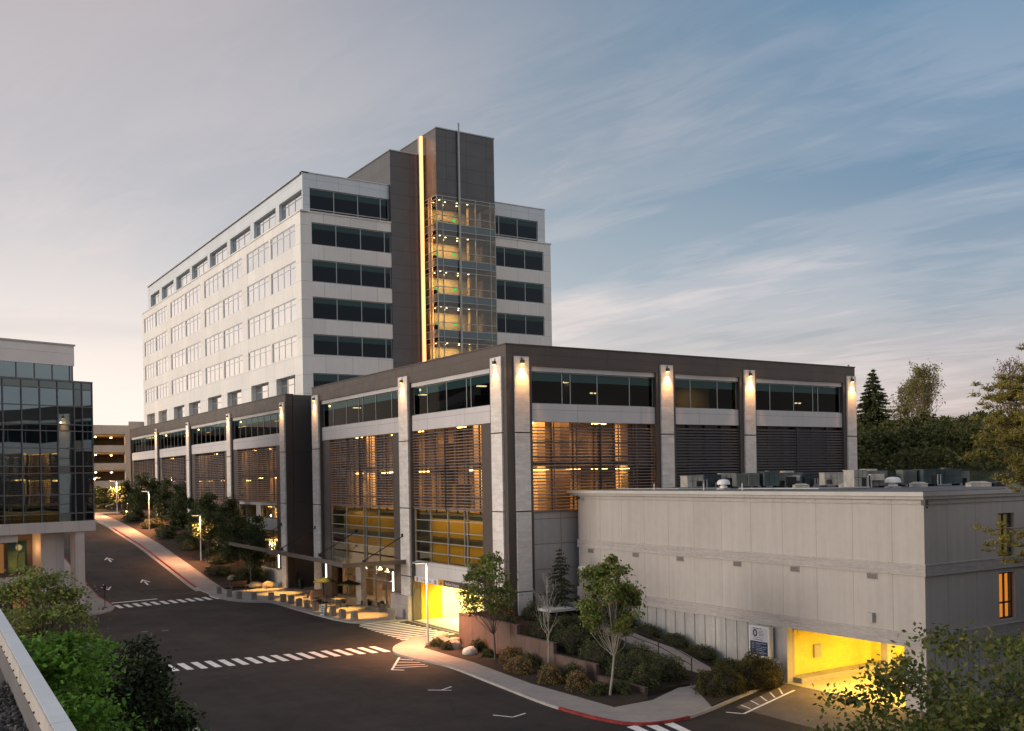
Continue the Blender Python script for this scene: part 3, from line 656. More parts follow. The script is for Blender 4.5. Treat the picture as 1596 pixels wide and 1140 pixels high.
# louvre screens
def screen(F, a, b, z0, z1, posts, m=None, th=.05):
    mb = MB(); n = int((z1-z0)/.245)
    for k in range(n):
        z = z0+.06+k*.245; P_ = [F(u, w, zz) for (u, w, zz) in ((a, .02, z), (b, .02, z), (b, .16, z-.04), (a, .16, z-.04), (a, .02, z+th), (b, .02, z+th), (b, .14, z+th-.03), (a, .14, z+th-.03))]
        mb.hexa(P_)
    for p in posts: mb.fb(F, p-.035, p+.035, -.06, .015, z0, z1)
    mb.fb(F, a, b, -.02, .17, z0-.06, z0); 
    return mb.build('louvre_screen', m or louv_m, Pd)
def posts(a, b, s=1.35):
    n = max(2, round((b-a)/s)); return [a+(b-a)*k/n for k in range(n+1)]
for a, b in ((67.05, 72.9), (73.0, 78.9), (82.95, 90.4), (90.55, 98.1)): screen(G1, a, b, 10.0, 16.7, posts(a, b))
for (a, b) in WB:
    c = (a+b)/2; screen(G1, a+2.1, c-.06, 7.9 if a > 113 else 10.0, 16.7, posts(a+2.1, c-.06)); screen(G1, c+.06, b-1.8, 7.9 if a > 113 else 10.0, 16.7, posts(c+.06, b-1.8))
for a, b in ((41.95, 48.5), (48.6, 54.3), (56.4, 63.9), (65.9, 71.2), (71.3, 77.6)): screen(G2, a, b, 9.9, 16.7, posts(a, b, 1.9), louv_k if a > 55 else None, .13 if a > 55 else .05)
for F, x in ((G1, 72.95), (G1, 90.48), (G2, 48.55), (G2, 71.25)): MB().fb(F, x-.05, x+.05, -.2, .2, 9.9, 16.7).build('screen_post', alu_d, Pd)
# glass line behind the louvres
for F, L_ in ((G1, B1+WB), (G2, RB)):
    for a, b in L_: MB().fb(F, a, b, -.30, -.28, 9.6, 16.7).build('glazing', glass('louvre_back_glass', .01, 8, None, (.86, .82, .76)), Pd)
for F, L_, s in ((G1, [(66, 78.9), (81.3, 100.1)]+WB, 1.9), (G2, RB, 2.05)):
    for a, b in L_:
        n = round((b-a)/s); mb = MB()
        for k in range(n+1): u = a+(b-a)*k/n; mb.fb(F, u-.05, u+.05, -.27, -.15, 9.6, 16.7)
        for z in (10.9, 13.55, 14.05, 15.2): mb.fb(F, a, b, -.265, -.17, z-.04, z+.04)
        mb.build('curtain_wall', alu_d, Pd)
# gold lit curtain walls of the lower front bays
def grid_wall(F, a, b, z0, z1, us, zs, gm, t=.07):
    mb = MB()
    for u in [a+t/2]+us+[b-t/2]: mb.fb(F, u-t/2, u+t/2, -.14, .04, z0, z1)
    for z in [z0+t/2]+zs+[z1-t/2]: mb.fb(F, a, b, -.12, .055, z-t/2, z+t/2)
    w = mb.build('curtain_wall', alu, Pd); g = MB(); g.fb(F, a, b, -.06, -.04, z0, z1); g.build('glazing', gm, w)
g_gold = glass('lower_glass', .02, 6, None, (.80, .78, .66))
grid_wall(G1, 67.05, 78.85, 5.3, 9.95, [69.55, 70.05, 72.85, 75.9], [8.95, 8.0, 7.05, 6.15], g_gold)
grid_wall(G1, 83.0, 98.1, 4.9, 9.95, [86.4, 89.4, 89.95, 94.2], [8.95, 8.0, 7.05, 6.15], g_gold)
for a, b in ((65.4, 78.9), (82.9, 98.1)): MB().fb(G1, a, b, -1.5, -1.35, 5.2, 9.0).build('roller_blind', blind_m, Pd)
mb = MB(); mb.fb(G1, 65.4, 78.9, -1.7, -.2, 7.1, 7.45); mb.fb(G1, 82.9, 98.1, -1.7, -.2, 7.1, 7.45); mb.build('floor_edge', int_dark, Pd)
light('bay_light', 'AREA', rel(lambda u, w, z: (u, w, z), PO)(40.7, 72.5, 9.3), 60, (1, .62, .22), Pd, shape='RECTANGLE', size=.5, size_y=11)
light('bay_light', 'AREA', rel(lambda u, w, z: (u, w, z), PO)(40.7, 72.5, 6.9), 20, (1, .62, .22), Pd, shape='RECTANGLE', size=.5, size_y=11)
light('bay_light', 'AREA', rel(lambda u, w, z: (u, w, z), PO)(40.7, 90.5, 9.3), 32, (1, .62, .22), Pd, shape='RECTANGLE', size=.5, size_y=14)
light('bay_light', 'AREA', rel(lambda u, w, z: (u, w, z), PO)(40.7, 90.5, 6.9), 20, (1, .62, .22), Pd, shape='RECTANGLE', size=.5, size_y=14)
# white band over the garage mouth, beige panels of the right side
mb = MB(); wall(mb, G1, 65.3, 78.95, 0, 5.28, [(67.5, 78.95, -1, 3.5)], .5); mb.build('white_band', white_p, Pd)
mb = MB(); wall(mb, G2, 41.95, 54.3, -1, 9.84, [], .4); wall(mb, G2, 56.4, 63.9, -1, 9.84, [], .4); wall(mb, G2, 65.9, 77.6, -1, 9.84, [], .4); mb.build('wall_panel', beige_p, Pd)
# lower wing windows
for i, (a, b) in enumerate(WB):
    gg = gz((a+b)/2); ops = []
    segs = ((a+2.15, a+8.6), (a+10.2, b-2.0))
    rows = [(z, z+1.6) for z in (8.0, 5.0, 2.0) if z > gg+.6] if i == 0 else [(z, z+1.5) for z in (8.0,) if z > gg+.3]
    if i: rows = []
    mb = MB(); wall(mb, G1, a+2.1, b-1.8, gg-2, 9.93 if i == 0 else 7.85, [(s0, s1, r0, r1) for s0, s1 in segs for r0, r1 in rows], .3); mb.build('wall_panel', white_p if i == 0 else brown_pl, Pd)
    for s0, s1 in segs:
        for r0, r1 in rows: window(Pd, G1, s0, s1, r0, r1, .12, vms(s0, s1, 3), [], g_clear, alu_d, t=.08)
mb = MB(); mb.fb(G1, 110.9, 131.9, -.4, .32, -.2, 1.95); mb.build('plinth', stone, Pd)
mb = MB(); mb.fb(G1, 79.05, 82.6, -.3, .75, -.1, 2.15); mb.build('plinth', mat('plinth_stone', (.40, .36, .35), .85, .1, .6, .08, grid=(1.75, 1.45, .015, .3, .1), joint=.6), Pd)
# glazed slot between the two wings
mb = MB(); FSl = rel(FX(43.2), PO)
for z in [2.6+1.37*k for k in range(15)]: mb.fb(FSl, 102.4, 110.75, -.1, .04, z-.04, z+.04)
for u in (102.5, 105.2, 108.0, 110.65): mb.fb(FSl, u-.04, u+.04, -.1, .06, 0, 22.2)
w = mb.build('curtain_wall', alu, Pd); mb = MB(); mb.fb(FSl, 102.4, 110.75, -.02, 0, 0, 22.2); mb.build('glazing', g_pod, w)
mb = MB()
for z in (5, 9.7, 13.9, 17.6): mb.fb(FSl, 102.4, 110.75, -4, -.15, z-.25, z)
mb.fb(FSl, 102.4, 110.75, -4.2, -4, 0, 22); mb.build('interior_wall', int_wall, Pd)
# roof, back walls, floors
mb = MB(); mb.box(.51, 39.1, .51, 39.0, 20.95, 21.08); mb.box(.51, 34, 47.7, 131.8, 20.95, 21.08); mb.build('ceiling', int_dark, Pd)  # shade of the top storey put into this ceiling's dark colour
mb = MB(); mb.box(.3, 39.2, .3, 39.1, 21.1, 21.3); mb.box(3.3, 39.2, 39.1, 47.6, 21.7, 21.9); mb.box(.3, 34, 47.6, 131.9, 21.1, 21.3); mb.build('roof', roof_m, Pd)
mb = MB()
for z in (4.95, 9.7, 13.75, 17.6):
    mb.box(.46, 12, .46, 38.9, z-.3, z); mb.box(12.01, 39, .46, 10, z-.3, z); mb.box(.46, 6, 47.9, 131.5, z-.3, z)
mb.build('floor_slab', int_slab, Pd)
mb = MB(); mb.box(39.2, 39.3, .3, 39.1, -1, 21); mb.box(8.0, 8.15, 9.0, 38.9, 9.7, 21.0); mb.box(8.16, 38.9, 9.0, 9.15, 3.5, 21.0); mb.box(5.6, 5.75, 47.7, 131.6, 0, 21); mb.box(.46, 5.8, 131.6, 132, 0, 21.3)
mb.build('interior_wall', int_wall, Pd)
mb = MB()
rnd = random.Random(5)
# screens, doors and columns seen through the louvres
for (z, h) in ((9.7, 3.7), (13.75, 3.5)):
    y = 3.0
    while y < 38:
        wdt = rnd.choice((.9, 1.2, 2.0)); mb.box(6.2+rnd.random()*.8, 7.8, y, y+wdt, z, z+h*rnd.choice((1, 1, .62))); y += wdt+rnd.uniform(1.2, 3.6)
    x = 9.0
    while x < 38:
        wdt = rnd.choice((.9, 1.4, 2.4)); mb.box(x, x+wdt, 5.5+rnd.random()*1.5, 8.5, z, z+h*rnd.choice((1, .6, 1))); x += wdt+rnd.uniform(1.5, 4)
    y = 50
    while y < 130:
        wdt = rnd.choice((1, 1.6, 2.5, 5)); mb.box(3.2+rnd.random(), 5.5, y, y+wdt, z-2, z+h); y += wdt+rnd.uniform(1.5, 4.5)
mb.build('interior_partition', int_brown, Pd)
for z in (9.7, 13.75):
    for y in (9.6, 22.5, 32): MB().box(3.0, 3.7, y, y+.7, z, z+3.75).build('interior_column', int_wall, Pd)
    for x in (5.0, 13.6): MB().box(x, x+.8, 3.6, 4.3, z, z+3.75).build('interior_column', int_wall, Pd)
def tubelight(x, y, z, lx, ly, power=0, m=e_yel):
    o = MB().box(x, x+lx, y, y+ly, z, z+.09).build('ceiling_light', m, Pd)
    if power: light('ceiling_glow', 'AREA', (x+lx/2, y+ly/2, z-.05), power, (1, .55, .20), Pd, shape='RECTANGLE', size=max(lx, .6), size_y=max(ly, .6))
for y in (6, 11, 19, 24, 29, 34): tubelight(2.2+(y % 3)*.8, y, 13.15, .25, 1.6, 0)
for y in (5, 12, 20, 27, 34): tubelight(3.0+(y % 2)*.8, y, 16.95, .25, 1.2, 0)
for x in (4.2, 7.4, 10.2, 12.6): tubelight(x, 3.0, 13.1, 1.5, .3, 0)
for x in (4.2, 11.0): tubelight(x, 4.0, 16.9, 1.4, .2, 0)
for y in (52, 57, 63, 68, 74, 80, 86, 92, 100, 108, 118, 126): tubelight(1.8, y, 12.6+(y % 2)*.3, .25, 1.1, 0)
for y in (53, 60, 66, 77, 84, 97, 110): tubelight(2.0, y, 16.6, .25, .8, 0)
for y in (53, 61): 
    for z in (9.2, 6.3, 3.4): tubelight(2.4, y, z, .5, 1.5, 420)
for z in (13.2, 17.0):
    for y in (9.5, 27.5): light('ceiling_glow', 'AREA', (3.6, y, z), 640, (1, .50, .15), Pd, shape='RECTANGLE', size=3.5, size_y=13)
    light('ceiling_glow', 'AREA', (7.5, 4.0, z), 640, (1, .48, .14), Pd, shape='RECTANGLE', size=11, size_y=4)
    for y, p in ((58.5, 620), (79, 420), (100, 320), (121, 180)): light('ceiling_glow', 'AREA', (3.0, y, z-.3), p, (1, .50, .16), Pd, shape='RECTANGLE', size=2.5, size_y=14)
# top storey: a few office lights
for x, y in ((1.8, 18), (2.5, 8.5), (3.0, 35.5), (7.5, 3.0), (18.6, 2.0)): tubelight(x, y, 20.2, .8, .35, 14, e_down)
tubelight(21.0, 1.6, 20.2, .9, .9, 60, e_down)
for y in (57, 70, 72, 88, 101, 120): tubelight(2.0, y, 20.0, .3, 1.0, 6)
for x in (9.5, 9.9): MB().box(x, x+.18, 2.2, 2.35, 19.3, 19.4).build('ceiling_light', e_down, Pd)
for x in (33.9, 34.4): MB().box(x, x+.2, 2.2, 2.35, 19.1, 19.2).build('ceiling_light', e_down, Pd)
MB().box(20.0, 24.0, 3.6, 3.7, 17.6, 20.5).build('interior_partition', int_wall, Pd)
MB().box(7.8, 7.9, .9, 38.9, 17.62, 21.0).build('added_shade_sheet', int_dark, Pd); MB().box(7.91, 38.9, 8.8, 8.9, 17.62, 21.0).build('added_shade_sheet', int_dark, Pd); MB().box(5.4, 5.5, 47.7, 131.5, 17.62, 21.0).build('added_shade_sheet', int_dark, Pd)  # added dark sheets: the top storey's shade is put into their colour
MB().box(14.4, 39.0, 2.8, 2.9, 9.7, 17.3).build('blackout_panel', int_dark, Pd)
mb = MB(); mb.box(.9, 7.5, 1.0, 38, 17.6, 17.9); mb.build('floor_slab', int_dark, Pd)
# entrance canopy
cp = [(33.6, 80.0), (34.0, 85), (34.35, 92), (34.5, 100), (34.8, 108), (35.2, 118.6)]
ca = MB(); front = curve(cp, 5); L2 = lambda x, y: (x-PO[0], y-PO[1])
for a, b in zip(front[:-1], front[1:]):
    q = line(a, b, .14); ca.hexa([(*L2(*p), 4.98) for p in q]+[(*L2(*p), 5.36) for p in q])
ca.hexa([(*L2(x, y), 4.98) for x, y in ((33.6, 79.9), (39.6, 79.9), (39.6, 80.05), (33.6, 80.05))]+[(*L2(x, y), 5.36) for x, y in ((33.6, 79.9), (39.6, 79.9), (39.6, 80.05), (33.6, 80.05))])
for y in np.arange(81.6, 118.6, 2.2):
    xf = np.interp(y, [p[1] for p in cp], [p[0] for p in cp])
    ca.box(xf-PO[0]+.1, -.31, y-PO[1]-.05, y-PO[1]+.05, 5.02, 5.28)
ca.box(-3.6, -3.45, 17, 55.2, 5.0, 5.29); ca.box(-.45, -.31, 17, 55.2, 5.0, 5.3)
can = ca.build('canopy', mat('canopy_steel', (.14, .12, .11), .5, .08, 1, metal=.2), Pd)
cg = MB(); top = [(*L2(x, y), 5.31) for x, y in front]+[(-.32, 118.5-PO[1], 5.31), (-.32, 80.05-PO[1], 5.31)]
cg.v = top+[(x, y, 5.335) for x, y, _ in top]; n = len(top); cg.f = [tuple(range(n-1, -1, -1)), tuple(range(n, 2*n))]+[(k, (k+1) % n, n+(k+1) % n, n+k) for k in range(n)]; cg.m = [0]*len(cg.f)
cg.build('canopy_glass', g_canopy, can)
for y in (80.5, 90.9, 101.65, 112.2):
    mb = MB(); mb.tube([(-.3, y-PO[1], 7.5), (-4.25, y-PO[1], 5.42)], .045, 8); mb.box(-.56, -.3, y-PO[1]-.12, y-PO[1]+.12, 7.35, 7.65); mb.box(-4.35, -4.1, y-PO[1]-.14, y-PO[1]+.14, 5.32, 5.5)
    mb.build('tie_rod', black_m, can)
for y in (84, 89.5, 95, 100.5, 106.5, 112):
    MB().cyl(-2.6, y-PO[1], 4.93, 4.99, .09, 10).build('downlight', e_down, can)
    light('canopy_light', 'SPOT', (-2.9, y-PO[1], 4.9), 2100, (1, .52, .11), Pd, spot_size=R(62), spot_blend=.7, shadow_soft_size=.08)
for x, y in ((39.3, 82.3), (39.3, 98.4), (39.4, 113.3)):
    MB().box(x-PO[0]-.0, x-PO[0]+.10, y-PO[1]-.05, y-PO[1]+.05, 2.35, 4.1).build('wall_sconce', e_white, Pd)
# cafe front recessed under the canopy
FC = rel(FX(42.2), PO)
mb = MB(); mb.fb(FC, 81.25, 100.15, -.3, 0, 4.0, 5.0); mb.build('fascia', mat('canopy_fascia', (.16, .12, .10), .7), Pd)
mb = MB(); mb.box(.0, 2.2, 82.7-PO[1], 100.1-PO[1], 4.25, 4.9); mb.build('soffit', mat('soffit_white', (.55, .47, .42), .8), Pd)
mb = MB(); mb.box(-.25, .25, 90.3-PO[1], 91.5-PO[1], 0, 4.6); mb.build('column', stone, Pd)
mb = MB()
for u in (82.8, 84.6, 86.0, 87.9, 89.8, 92.3, 94.8, 97.3, 99.9): mb.fb(FC, u-.05, u+.05, -.06, .06, .13, 4.0)
for z in (.2, 2.45, 3.3, 3.95): mb.fb(FC, 82.8, 100.0, -.05, .05, z-.045, z+.045)
w = mb.build('storefront', alu, Pd); mb = MB(); mb.fb(FC, 82.8, 100, -.02, 0, .2, 4.0); mb.build('glazing', g_clear, w)
mb = MB(); mb.fb(FC, 84.7, 85.9, .0, .08, .15, .28); mb.fb(FC, 84.7, 85.9, 0, .08, 2.3, 2.42); mb.fb(FC, 84.7, 84.8, 0, .08, .15, 2.4); mb.fb(FC, 85.8, 85.9, 0, .08, .15, 2.4); dr = mb.build('door', white_m, Pd)
MB().fb(FC, 84.9, 84.95, .08, .16, 1.0, 1.5).build('handle', alu, dr)
mb = MB(); mb.box(3.0, 9, 19.4, 19.55, .1, 4.6); mb.box(8.5, 8.7, 19.55, 38, .1, 4.6); mb.box(2.4, 8.7, 38, 38.1, .1, 4.6); mb.build('interior_wall', tan_m, Pd)
mb = MB(); mb.box(2.0, 9, 18, 38.5, .06, .12); mb.build('interior_floor', tan_m, Pd)
for y, x in ((92.6, 43.6), (95.5, 44.2), (97.6, 43.4), (94.0, 46)):
    q = MB().tube([(x-PO[0], y-PO[1], 4.6), (x-PO[0], y-PO[1], 3.4)], .015, 6); l = q.build('pendant_lamp', black_m, Pd); MB().tube([(x-PO[0], y-PO[1], 3.42), (x-PO[0], y-PO[1], 3.05)], [.05, .24], 12).build('lamp_shade', e_down, l)
light('cafe_light', 'POINT', (5.2, 31.2, 3.6), 420, (1, .62, .28), Pd, shadow_soft_size=.4)
light('cafe_light', 'POINT', (5.2, 24.2, 3.8), 60, (1, .62, .28), Pd, shadow_soft_size=.4)
light('entry_light', 'POINT', (3.8, 43.6, 3.2), 160, (1, .66, .3), Pd, shadow_soft_size=.3) if False else light('entry_light', 'POINT', (4.3, 43.6, 3.6), 260, (1, .66, .3), Pd, shadow_soft_size=.2)
for z, p in ((7.5, 120), (11.5, 90)): light('slot_light', 'POINT', (5.2, 43.4, z), p, (1, .6, .22), Pd, shadow_soft_size=.3)
MB().box(2.0, 2.1, 53.5, 55.2, 5.1, 6.4).build('red_panel', mat('interior_red', (.6, .04, .03), .6), Pd)
for y in (103.0, 105.5, 108.0): MB().fb(FSl, y, y+.1, .02, .1, .1, 2.6).build('door_frame', alu, Pd)
# garage mouth of the podium
yel_c = mat('garage_white_paint', (.75, .68, .42), .8, .08, .4); yel_w = mat('garage_yellow_paint', (.70, .34, .015), .8, .06, .4)
mb = MB(); mb.box(.51, 18, 15.75, 15.95, 0, 4.9); mb.build('garage_wall', yel_c, Pd)
mb = MB(); mb.box(17.8, 18, 3.1, 15.75, 0, 4.9); mb.box(.51, 17.8, 3.0, 3.1, 0, 4.9); mb.build('garage_wall', yel_c, Pd)
mb = MB(); mb.box(.51, 18, 3.1, 15.75, 3.62, 3.75); mb.build('garage_ceiling', yel_c, Pd)
mb = MB(); mb.box(-.2, 18, 3.1, 15.75, -.2, .03); mb.build('garage_floor', mat('garage_floor_paint', (.50, .46, .34), .6, .12, .6, .1), Pd)
mb = MB(); mb.box(.515, 2.6, 15.70, 15.745, .03, 3.55); mb.build('painted_panel', yel_w, Pd)
mb = MB()
for k in range(2): mb.box(-.8+k*.5, -.66+k*.5, 3.3, 15.6, -.1, .03+.02*k)
mb.build('threshold_kerb', kerb_m, Pd)
for x in (2.2, 6.4, 10.6, 14.8): MB().box(x, x+.35, 3.1, 15.75, 3.3, 3.62).build('garage_beam', yel_c, Pd)
for x, y in ((3, 7), (3, 12), (8, 7), (8, 12), (13, 9.5)):
    MB().box(x, x+.3, y, y+1.6, 3.54, 3.6).build('ceiling_light', emis('garage_tube', (1, .80, .34), 10), Pd)
    light('garage_light', 'AREA', (x+.15, y+.8, 3.5), 640, (1, .78, .30), Pd, shape='RECTANGLE', size=1.2, size_y=2.4)
# garage signs
sg = thing('entrance_sign', 'white overhead sign reading Do Not Enter with two no-entry roundels above the garage mouth', 'sign', (39.9, 76.6, 3.7)); SO = (39.9, 76.6, 3.7)
sp = mat('sign_white', (.66, .66, .70), .5, .03, 1); s_red = mat('sign_red', (.45, .03, .06), .5, .05, 1); s_blue = mat('sign_lettering_blue', (.16, .2, .34), .6, .05, 1)
FSg = rel(FX(39.82), SO)
MB().fb(FSg, 74.45, 78.85, -.02, .03, 3.5, 3.95).build('sign_panel', sp, sg)
def disc(F, u, w, z, r, m, nm, par, th=.02):
    MB().tube([F(u, w, z), F(u, w+th, z)], r, 24).build(nm, m, par)
for u in (78.3, 74.95):
    disc(FSg, u, .03, 3.725, .17, s_red, 'roundel', sg); MB().fb(FSg, u-.11, u+.11, .05, .056, 3.70, 3.75).build('bar', sp, sg)
text('Do Not Enter', .34, FSg, 77.7, .03, 3.61, 'lettering', s_blue, sg, mirror=True)
s2 = thing('entrance_sign', 'brown overhead sign reading Pavilion Entrance with a yellow arrow panel above the garage mouth', 'sign', (39.9, 71.6, 3.7)); SO2 = (39.9, 71.6, 3.7)
FS2 = rel(FX(39.82), SO2)
MB().fb(FS2, 69.0, 73.5, -.02, .04, 3.5, 4.0).build('sign_panel', mat('sign_brown', (.10, .065, .055), .6, .05, 1), s2)
MB().fb(FS2, 73.5, 74.35, -.02, .04, 3.5, 4.0).build('arrow_panel', mat('sign_yellow', (.62, .30, .03), .6, .05, 1), s2)
q = MB(); q.fb(FS2, 73.87, 73.97, .04, .05, 3.72, 3.92); P3 = [FS2(73.72, .042, 3.73), FS2(74.12, .042, 3.73), FS2(73.92, .042, 3.56)]; q.quad(P3); q.build('arrow', brown_pl, s2)
text('Pavilion Entrance', .36, FS2, 73.2, .04, 3.62, 'lettering', sp, s2, mirror=True, sx=.95)
# ---------------------------------------------------------------- pale concrete building with basement garage
CO = (45.61, 32.0, 0)
Cb = thing('concrete_building', 'windowless pale concrete building with flat roof and a glowing basement garage', 'building', CO)
H1 = rel(FX(45.61), CO); H2 = rel(FY(32.0), CO)
mb = MB()
wall(mb, H1, 32.0, 62.2, 3.95, 11.05, [], .35)
wall(mb, H2, 45.961, 73, 3.95, 11.05, [(52.2, 53.75, 4.2, 6.8), (52.2, 53.75, 7.7, 10.1)], .35)
mb.fb(rel(lambda u, w, z: (u, 62.2+w, z), CO), 45.97, 73, -.35, .0, 0, 11.05)
mb.build('wall', conc_w, Cb)
mb = MB()
mb.fb(H1, 31.9, 62.25, -.02, .10, 7.12, 7.62); mb.fb(H2, 45.62, 73, -.02, .10, 7.12, 7.62)
mb.fb(H1, 31.85, 62.3, -.3, .14, 3.30, 3.95); mb.fb(H2, 45.62, 73, -.3, .14, 3.30, 3.95)
mb.build('belt_course', conc_band, Cb)
mb = MB()
for z, t in ((7.62, .05), (7.07, .05), (3.95, .06)): mb.fb(H1, 31.87, 62.28, -.02, .13+(.04 if z < 4 else 0), z, z+t); mb.fb(H2, 45.61, 73, -.02, .13+(.04 if z < 4 else 0), z, z+t-.003)
mb.build('string_line', conc_w, Cb)
# ribbed basement wall
mb = MB(); y = 41.65
mb.fb(H1, 41.6, 62.2, -.3, -.06, 0, 3.3)
while y < 62:
    mb.fb(H1, y+.03, min(y+.93, 62.2), -.07, .0, 0, 3.3); y += .96
x = 46.4
mb.fb(H2, 46.0, 73, -.3, -.06, 0, 3.3)
while x < 72: mb.fb(H2, x+.03, x+.93, -.07, 0, 0, 3.3); x += .96
mb.build('basement_wall', conc_rib, Cb)
MB().fb(H1, 41.25, 41.6, -.5, .14, 0, 3.3).build('garage_jamb', conc_w, Cb); MB().fb(H1, 32.0, 33.3, -.5, .0, 0, 3.3).build('garage_jamb', conc_w, Cb)
# eave, fascia and roof
mb = MB()
mb.box(-.25, 28, -.16, 31.0, 11.05, 11.22); mb.build('soffit', conc_w, Cb)
mb = MB(); mb.box(-.40, 28, -.25, 31.15, 11.22, 11.44); mb.build('fascia', mat('eave_fascia', (.46, .44, .41), .7, .1, .6), Cb)
mb = MB(); mb.box(-.3, 28, -.15, 31.0, 11.44, 11.472); mb.build('roof', roof_m, Cb)
mb = MB(); mb.box(-.35, 27.9, -.351, 30.7, 10.75, 11.05); mb.build('cornice', conc_w, Cb) if False else None
mb = MB(); mb.fb(H1, 31.95, 62.25, 0, .07, 10.78, 10.86); mb.fb(H2, 45.62, 73, 0, .07, 10.78, 10.857); mb.build('drip_line', conc_band, Cb)
for y in (60.65, 55.33, 50.67, 45.35, 40.67, 35.25):
    q = MB(); q.fb(H1, y-.34, y+.34, -.0, .035, 6.68, 7.02)
    v = q.build('vent_grille', mat('vent_frame', (.30, .28, .26), .7), Cb); q = MB()
    for k in range(5): q.fb(H1, y-.3, y+.3, .036, .05, 6.72+k*.055, 6.75+k*.055)
    q.build('slats', alu_d, v)
win_org = emis('window_orange', (1, .30, .035), .9); win_dim = emis('window_olive', (.55, .38, .12), .22)
for z0, z1, m_ in ((4.2, 6.8, win_org), (7.7, 10.1, win_dim)):
    w = window(Cb, H2, 52.2, 53.75, z0, z1, .2, [53.0], [z0+.9], g_clear, alu_d, t=.09)
    MB().fb(H2, 52.2, 53.75, -.5, -.45, z0, z1).build('lit_blind', m_, w)
MB().fb(H1, 35.1, 35.5, 0, .25, 4.35, 4.85).build('utility_box', conc_w, Cb)
q = MB(); q.tube([H1(61.6, .3, 10.9), H1(61.6, .62, 10.75)], .07, 8); q.build('security_camera', black_m, Cb)
q = MB(); q.box(-.3, -.05, -.3, -.05, 10.75, 11.04); q.tube([(-.2, -.2, 10.78), (-.45, -.5, 10.66)], .06, 10); q.build('security_camera', alu_d, Cb)
q = MB(); q.tube([H1(61.75, .1, 5.5), H1(61.75, .35, 5.5)], .12, 8); q.fb(H1, 60.9, 61.5, 0, .4, 5.3, 5.65); q.build('wall_light', white_m, Cb)
# inside the basement garage
gy = mat('garage_block_yellow', (.70, .60, .14), .85, .08, .5, .05, grid=(.42, .21, .008), joint=.85)
mb = MB(); mb.box(.35, 22, 9.6, 9.8, 0, 3.4); mb.box(21.8, 22, 1.3, 9.6, 0, 3.4); mb.box(.35, 22, 1.1, 1.3, 0, 3.4); mb.build('garage_wall', gy, Cb)
mb = MB(); mb.box(0.0, 22, 1.3, 9.6, 3.31, 3.4); mb.build('garage_ceiling', gy, Cb)
mb = MB(); mb.box(-.3, 22, 1.3, 9.6, -.1, .03); mb.build('garage_floor', mat('garage_floor_concrete', (.42, .38, .26), .7, .14, .6, .1), Cb)
mb = MB(); mb.box(.35, 22, 8.6, 9.6, .03, .32); mb.box(7.5, 8.0, 8.0, 8.5, .03, 3.3); mb.build('garage_kerb', kerb_m, Cb)
for x in (4.4, 9.4, 14.4): MB().box(x, x+.3, 1.3, 9.6, 3.02, 3.31).build('garage_beam', gy, Cb)
for y, r_ in ((9.2, .06), (8.9, .04)): MB().tube([(.4, y, 3.1), (21.5, y, 3.1)], r_, 8).build('pipe', gy, Cb)
MB().box(2.5, 3.1, 9.45, 9.6, 1.2, 2.0).build('electrical_box', alu, Cb)
for x in (1.6, 6.5, 11.5, 16.5):
    MB().box(x, x+.25, 5.5, 7.0, 3.22, 3.3).build('ceiling_light', emis('garage_lamp', (1, .80, .22), 8), Cb)
    light('garage_light', 'AREA', (x-.6, 4.6, 3.1), 430, (1, .60, .11), Cb, shape='RECTANGLE', size=1.4, size_y=2.4)
# sign beside the garage
gs = thing('garage_sign', 'white and navy box sign with a round emblem beside the basement garage mouth', 'sign', (45.4, 43.1, 2.2)); GO = (45.4, 43.1, 2.2)
K1 = rel(FX(45.5), GO); navy = mat('sign_navy', (.012, .025, .07), .4, .05, 1); ink = mat('sign_ink', (.06, .07, .12), .6, .05, 1)
MB().fb(K1, 42.3, 43.95, .05, .42, 1.36, 3.22).build('sign_box', mat('sign_box_white', (.62, .62, .60), .5, .04, 1), gs)
MB().fb(K1, 42.42, 43.84, .42, .43, 2.30, 3.13).build('sign_face', mat('sign_face_grey', (.48, .48, .52), .5, .04, 1), gs)
MB().fb(K1, 42.42, 43.84, .42, .432, 1.46, 2.30).build('sign_face', navy, gs)
q = MB(); n = 24
for k in range(n):
    a, b = 2*math.pi*k/n, 2*math.pi*(k+1)/n; c0, z0 = 43.42, 2.80
    q.quad([K1(c0+r*math.cos(t), .436, z0+r*1.15*math.sin(t)) for r, t in ((.11, a), (.19, a), (.19, b), (.11, b))])
q.build('emblem', navy, gs)
q = MB(); q.fb(K1, 43.37, 43.39, .43, .437, 2.75, 2.87); q.fb(K1, 43.45, 43.47, .43, .437, 2.75, 2.87); q.build('emblem_bar', navy, gs)
q = MB()
rnd = random.Random(3)
def scrib(q, u0, u1, z, h, dens=.75):
    u = u0
    while u < u1:
        w_ = rnd.uniform(.03, .09); q.fb(K1, u, min(u+w_, u1), .43, .437, z, z+h*rnd.choice((.7, 1, 1))); u += w_+rnd.uniform(.012, .04)
scrib(q, 42.9, 43.62, 3.05, .055)
for k in range(4): scrib(q, 42.75, 43.12, 2.92-k*.085, .035)
scrib(q, 42.75, 43.55, 2.52, .03); scrib(q, 42.75, 43.55, 2.38, .045); q.build('small_print', ink, gs)
q = MB()
for z, a in ((2.17, 42.5), (2.08, 43.0), (1.97, 42.5), (1.86, 42.6), (1.75, 42.7), (1.63, 42.5), (1.55, 42.7)): scrib(q, a, 43.4, z, .035); scrib(q, 43.5, 43.72, z, .035)
q.build('small_print', mat('sign_print_pale', (.34, .37, .46), .6, .05, 1), gs)
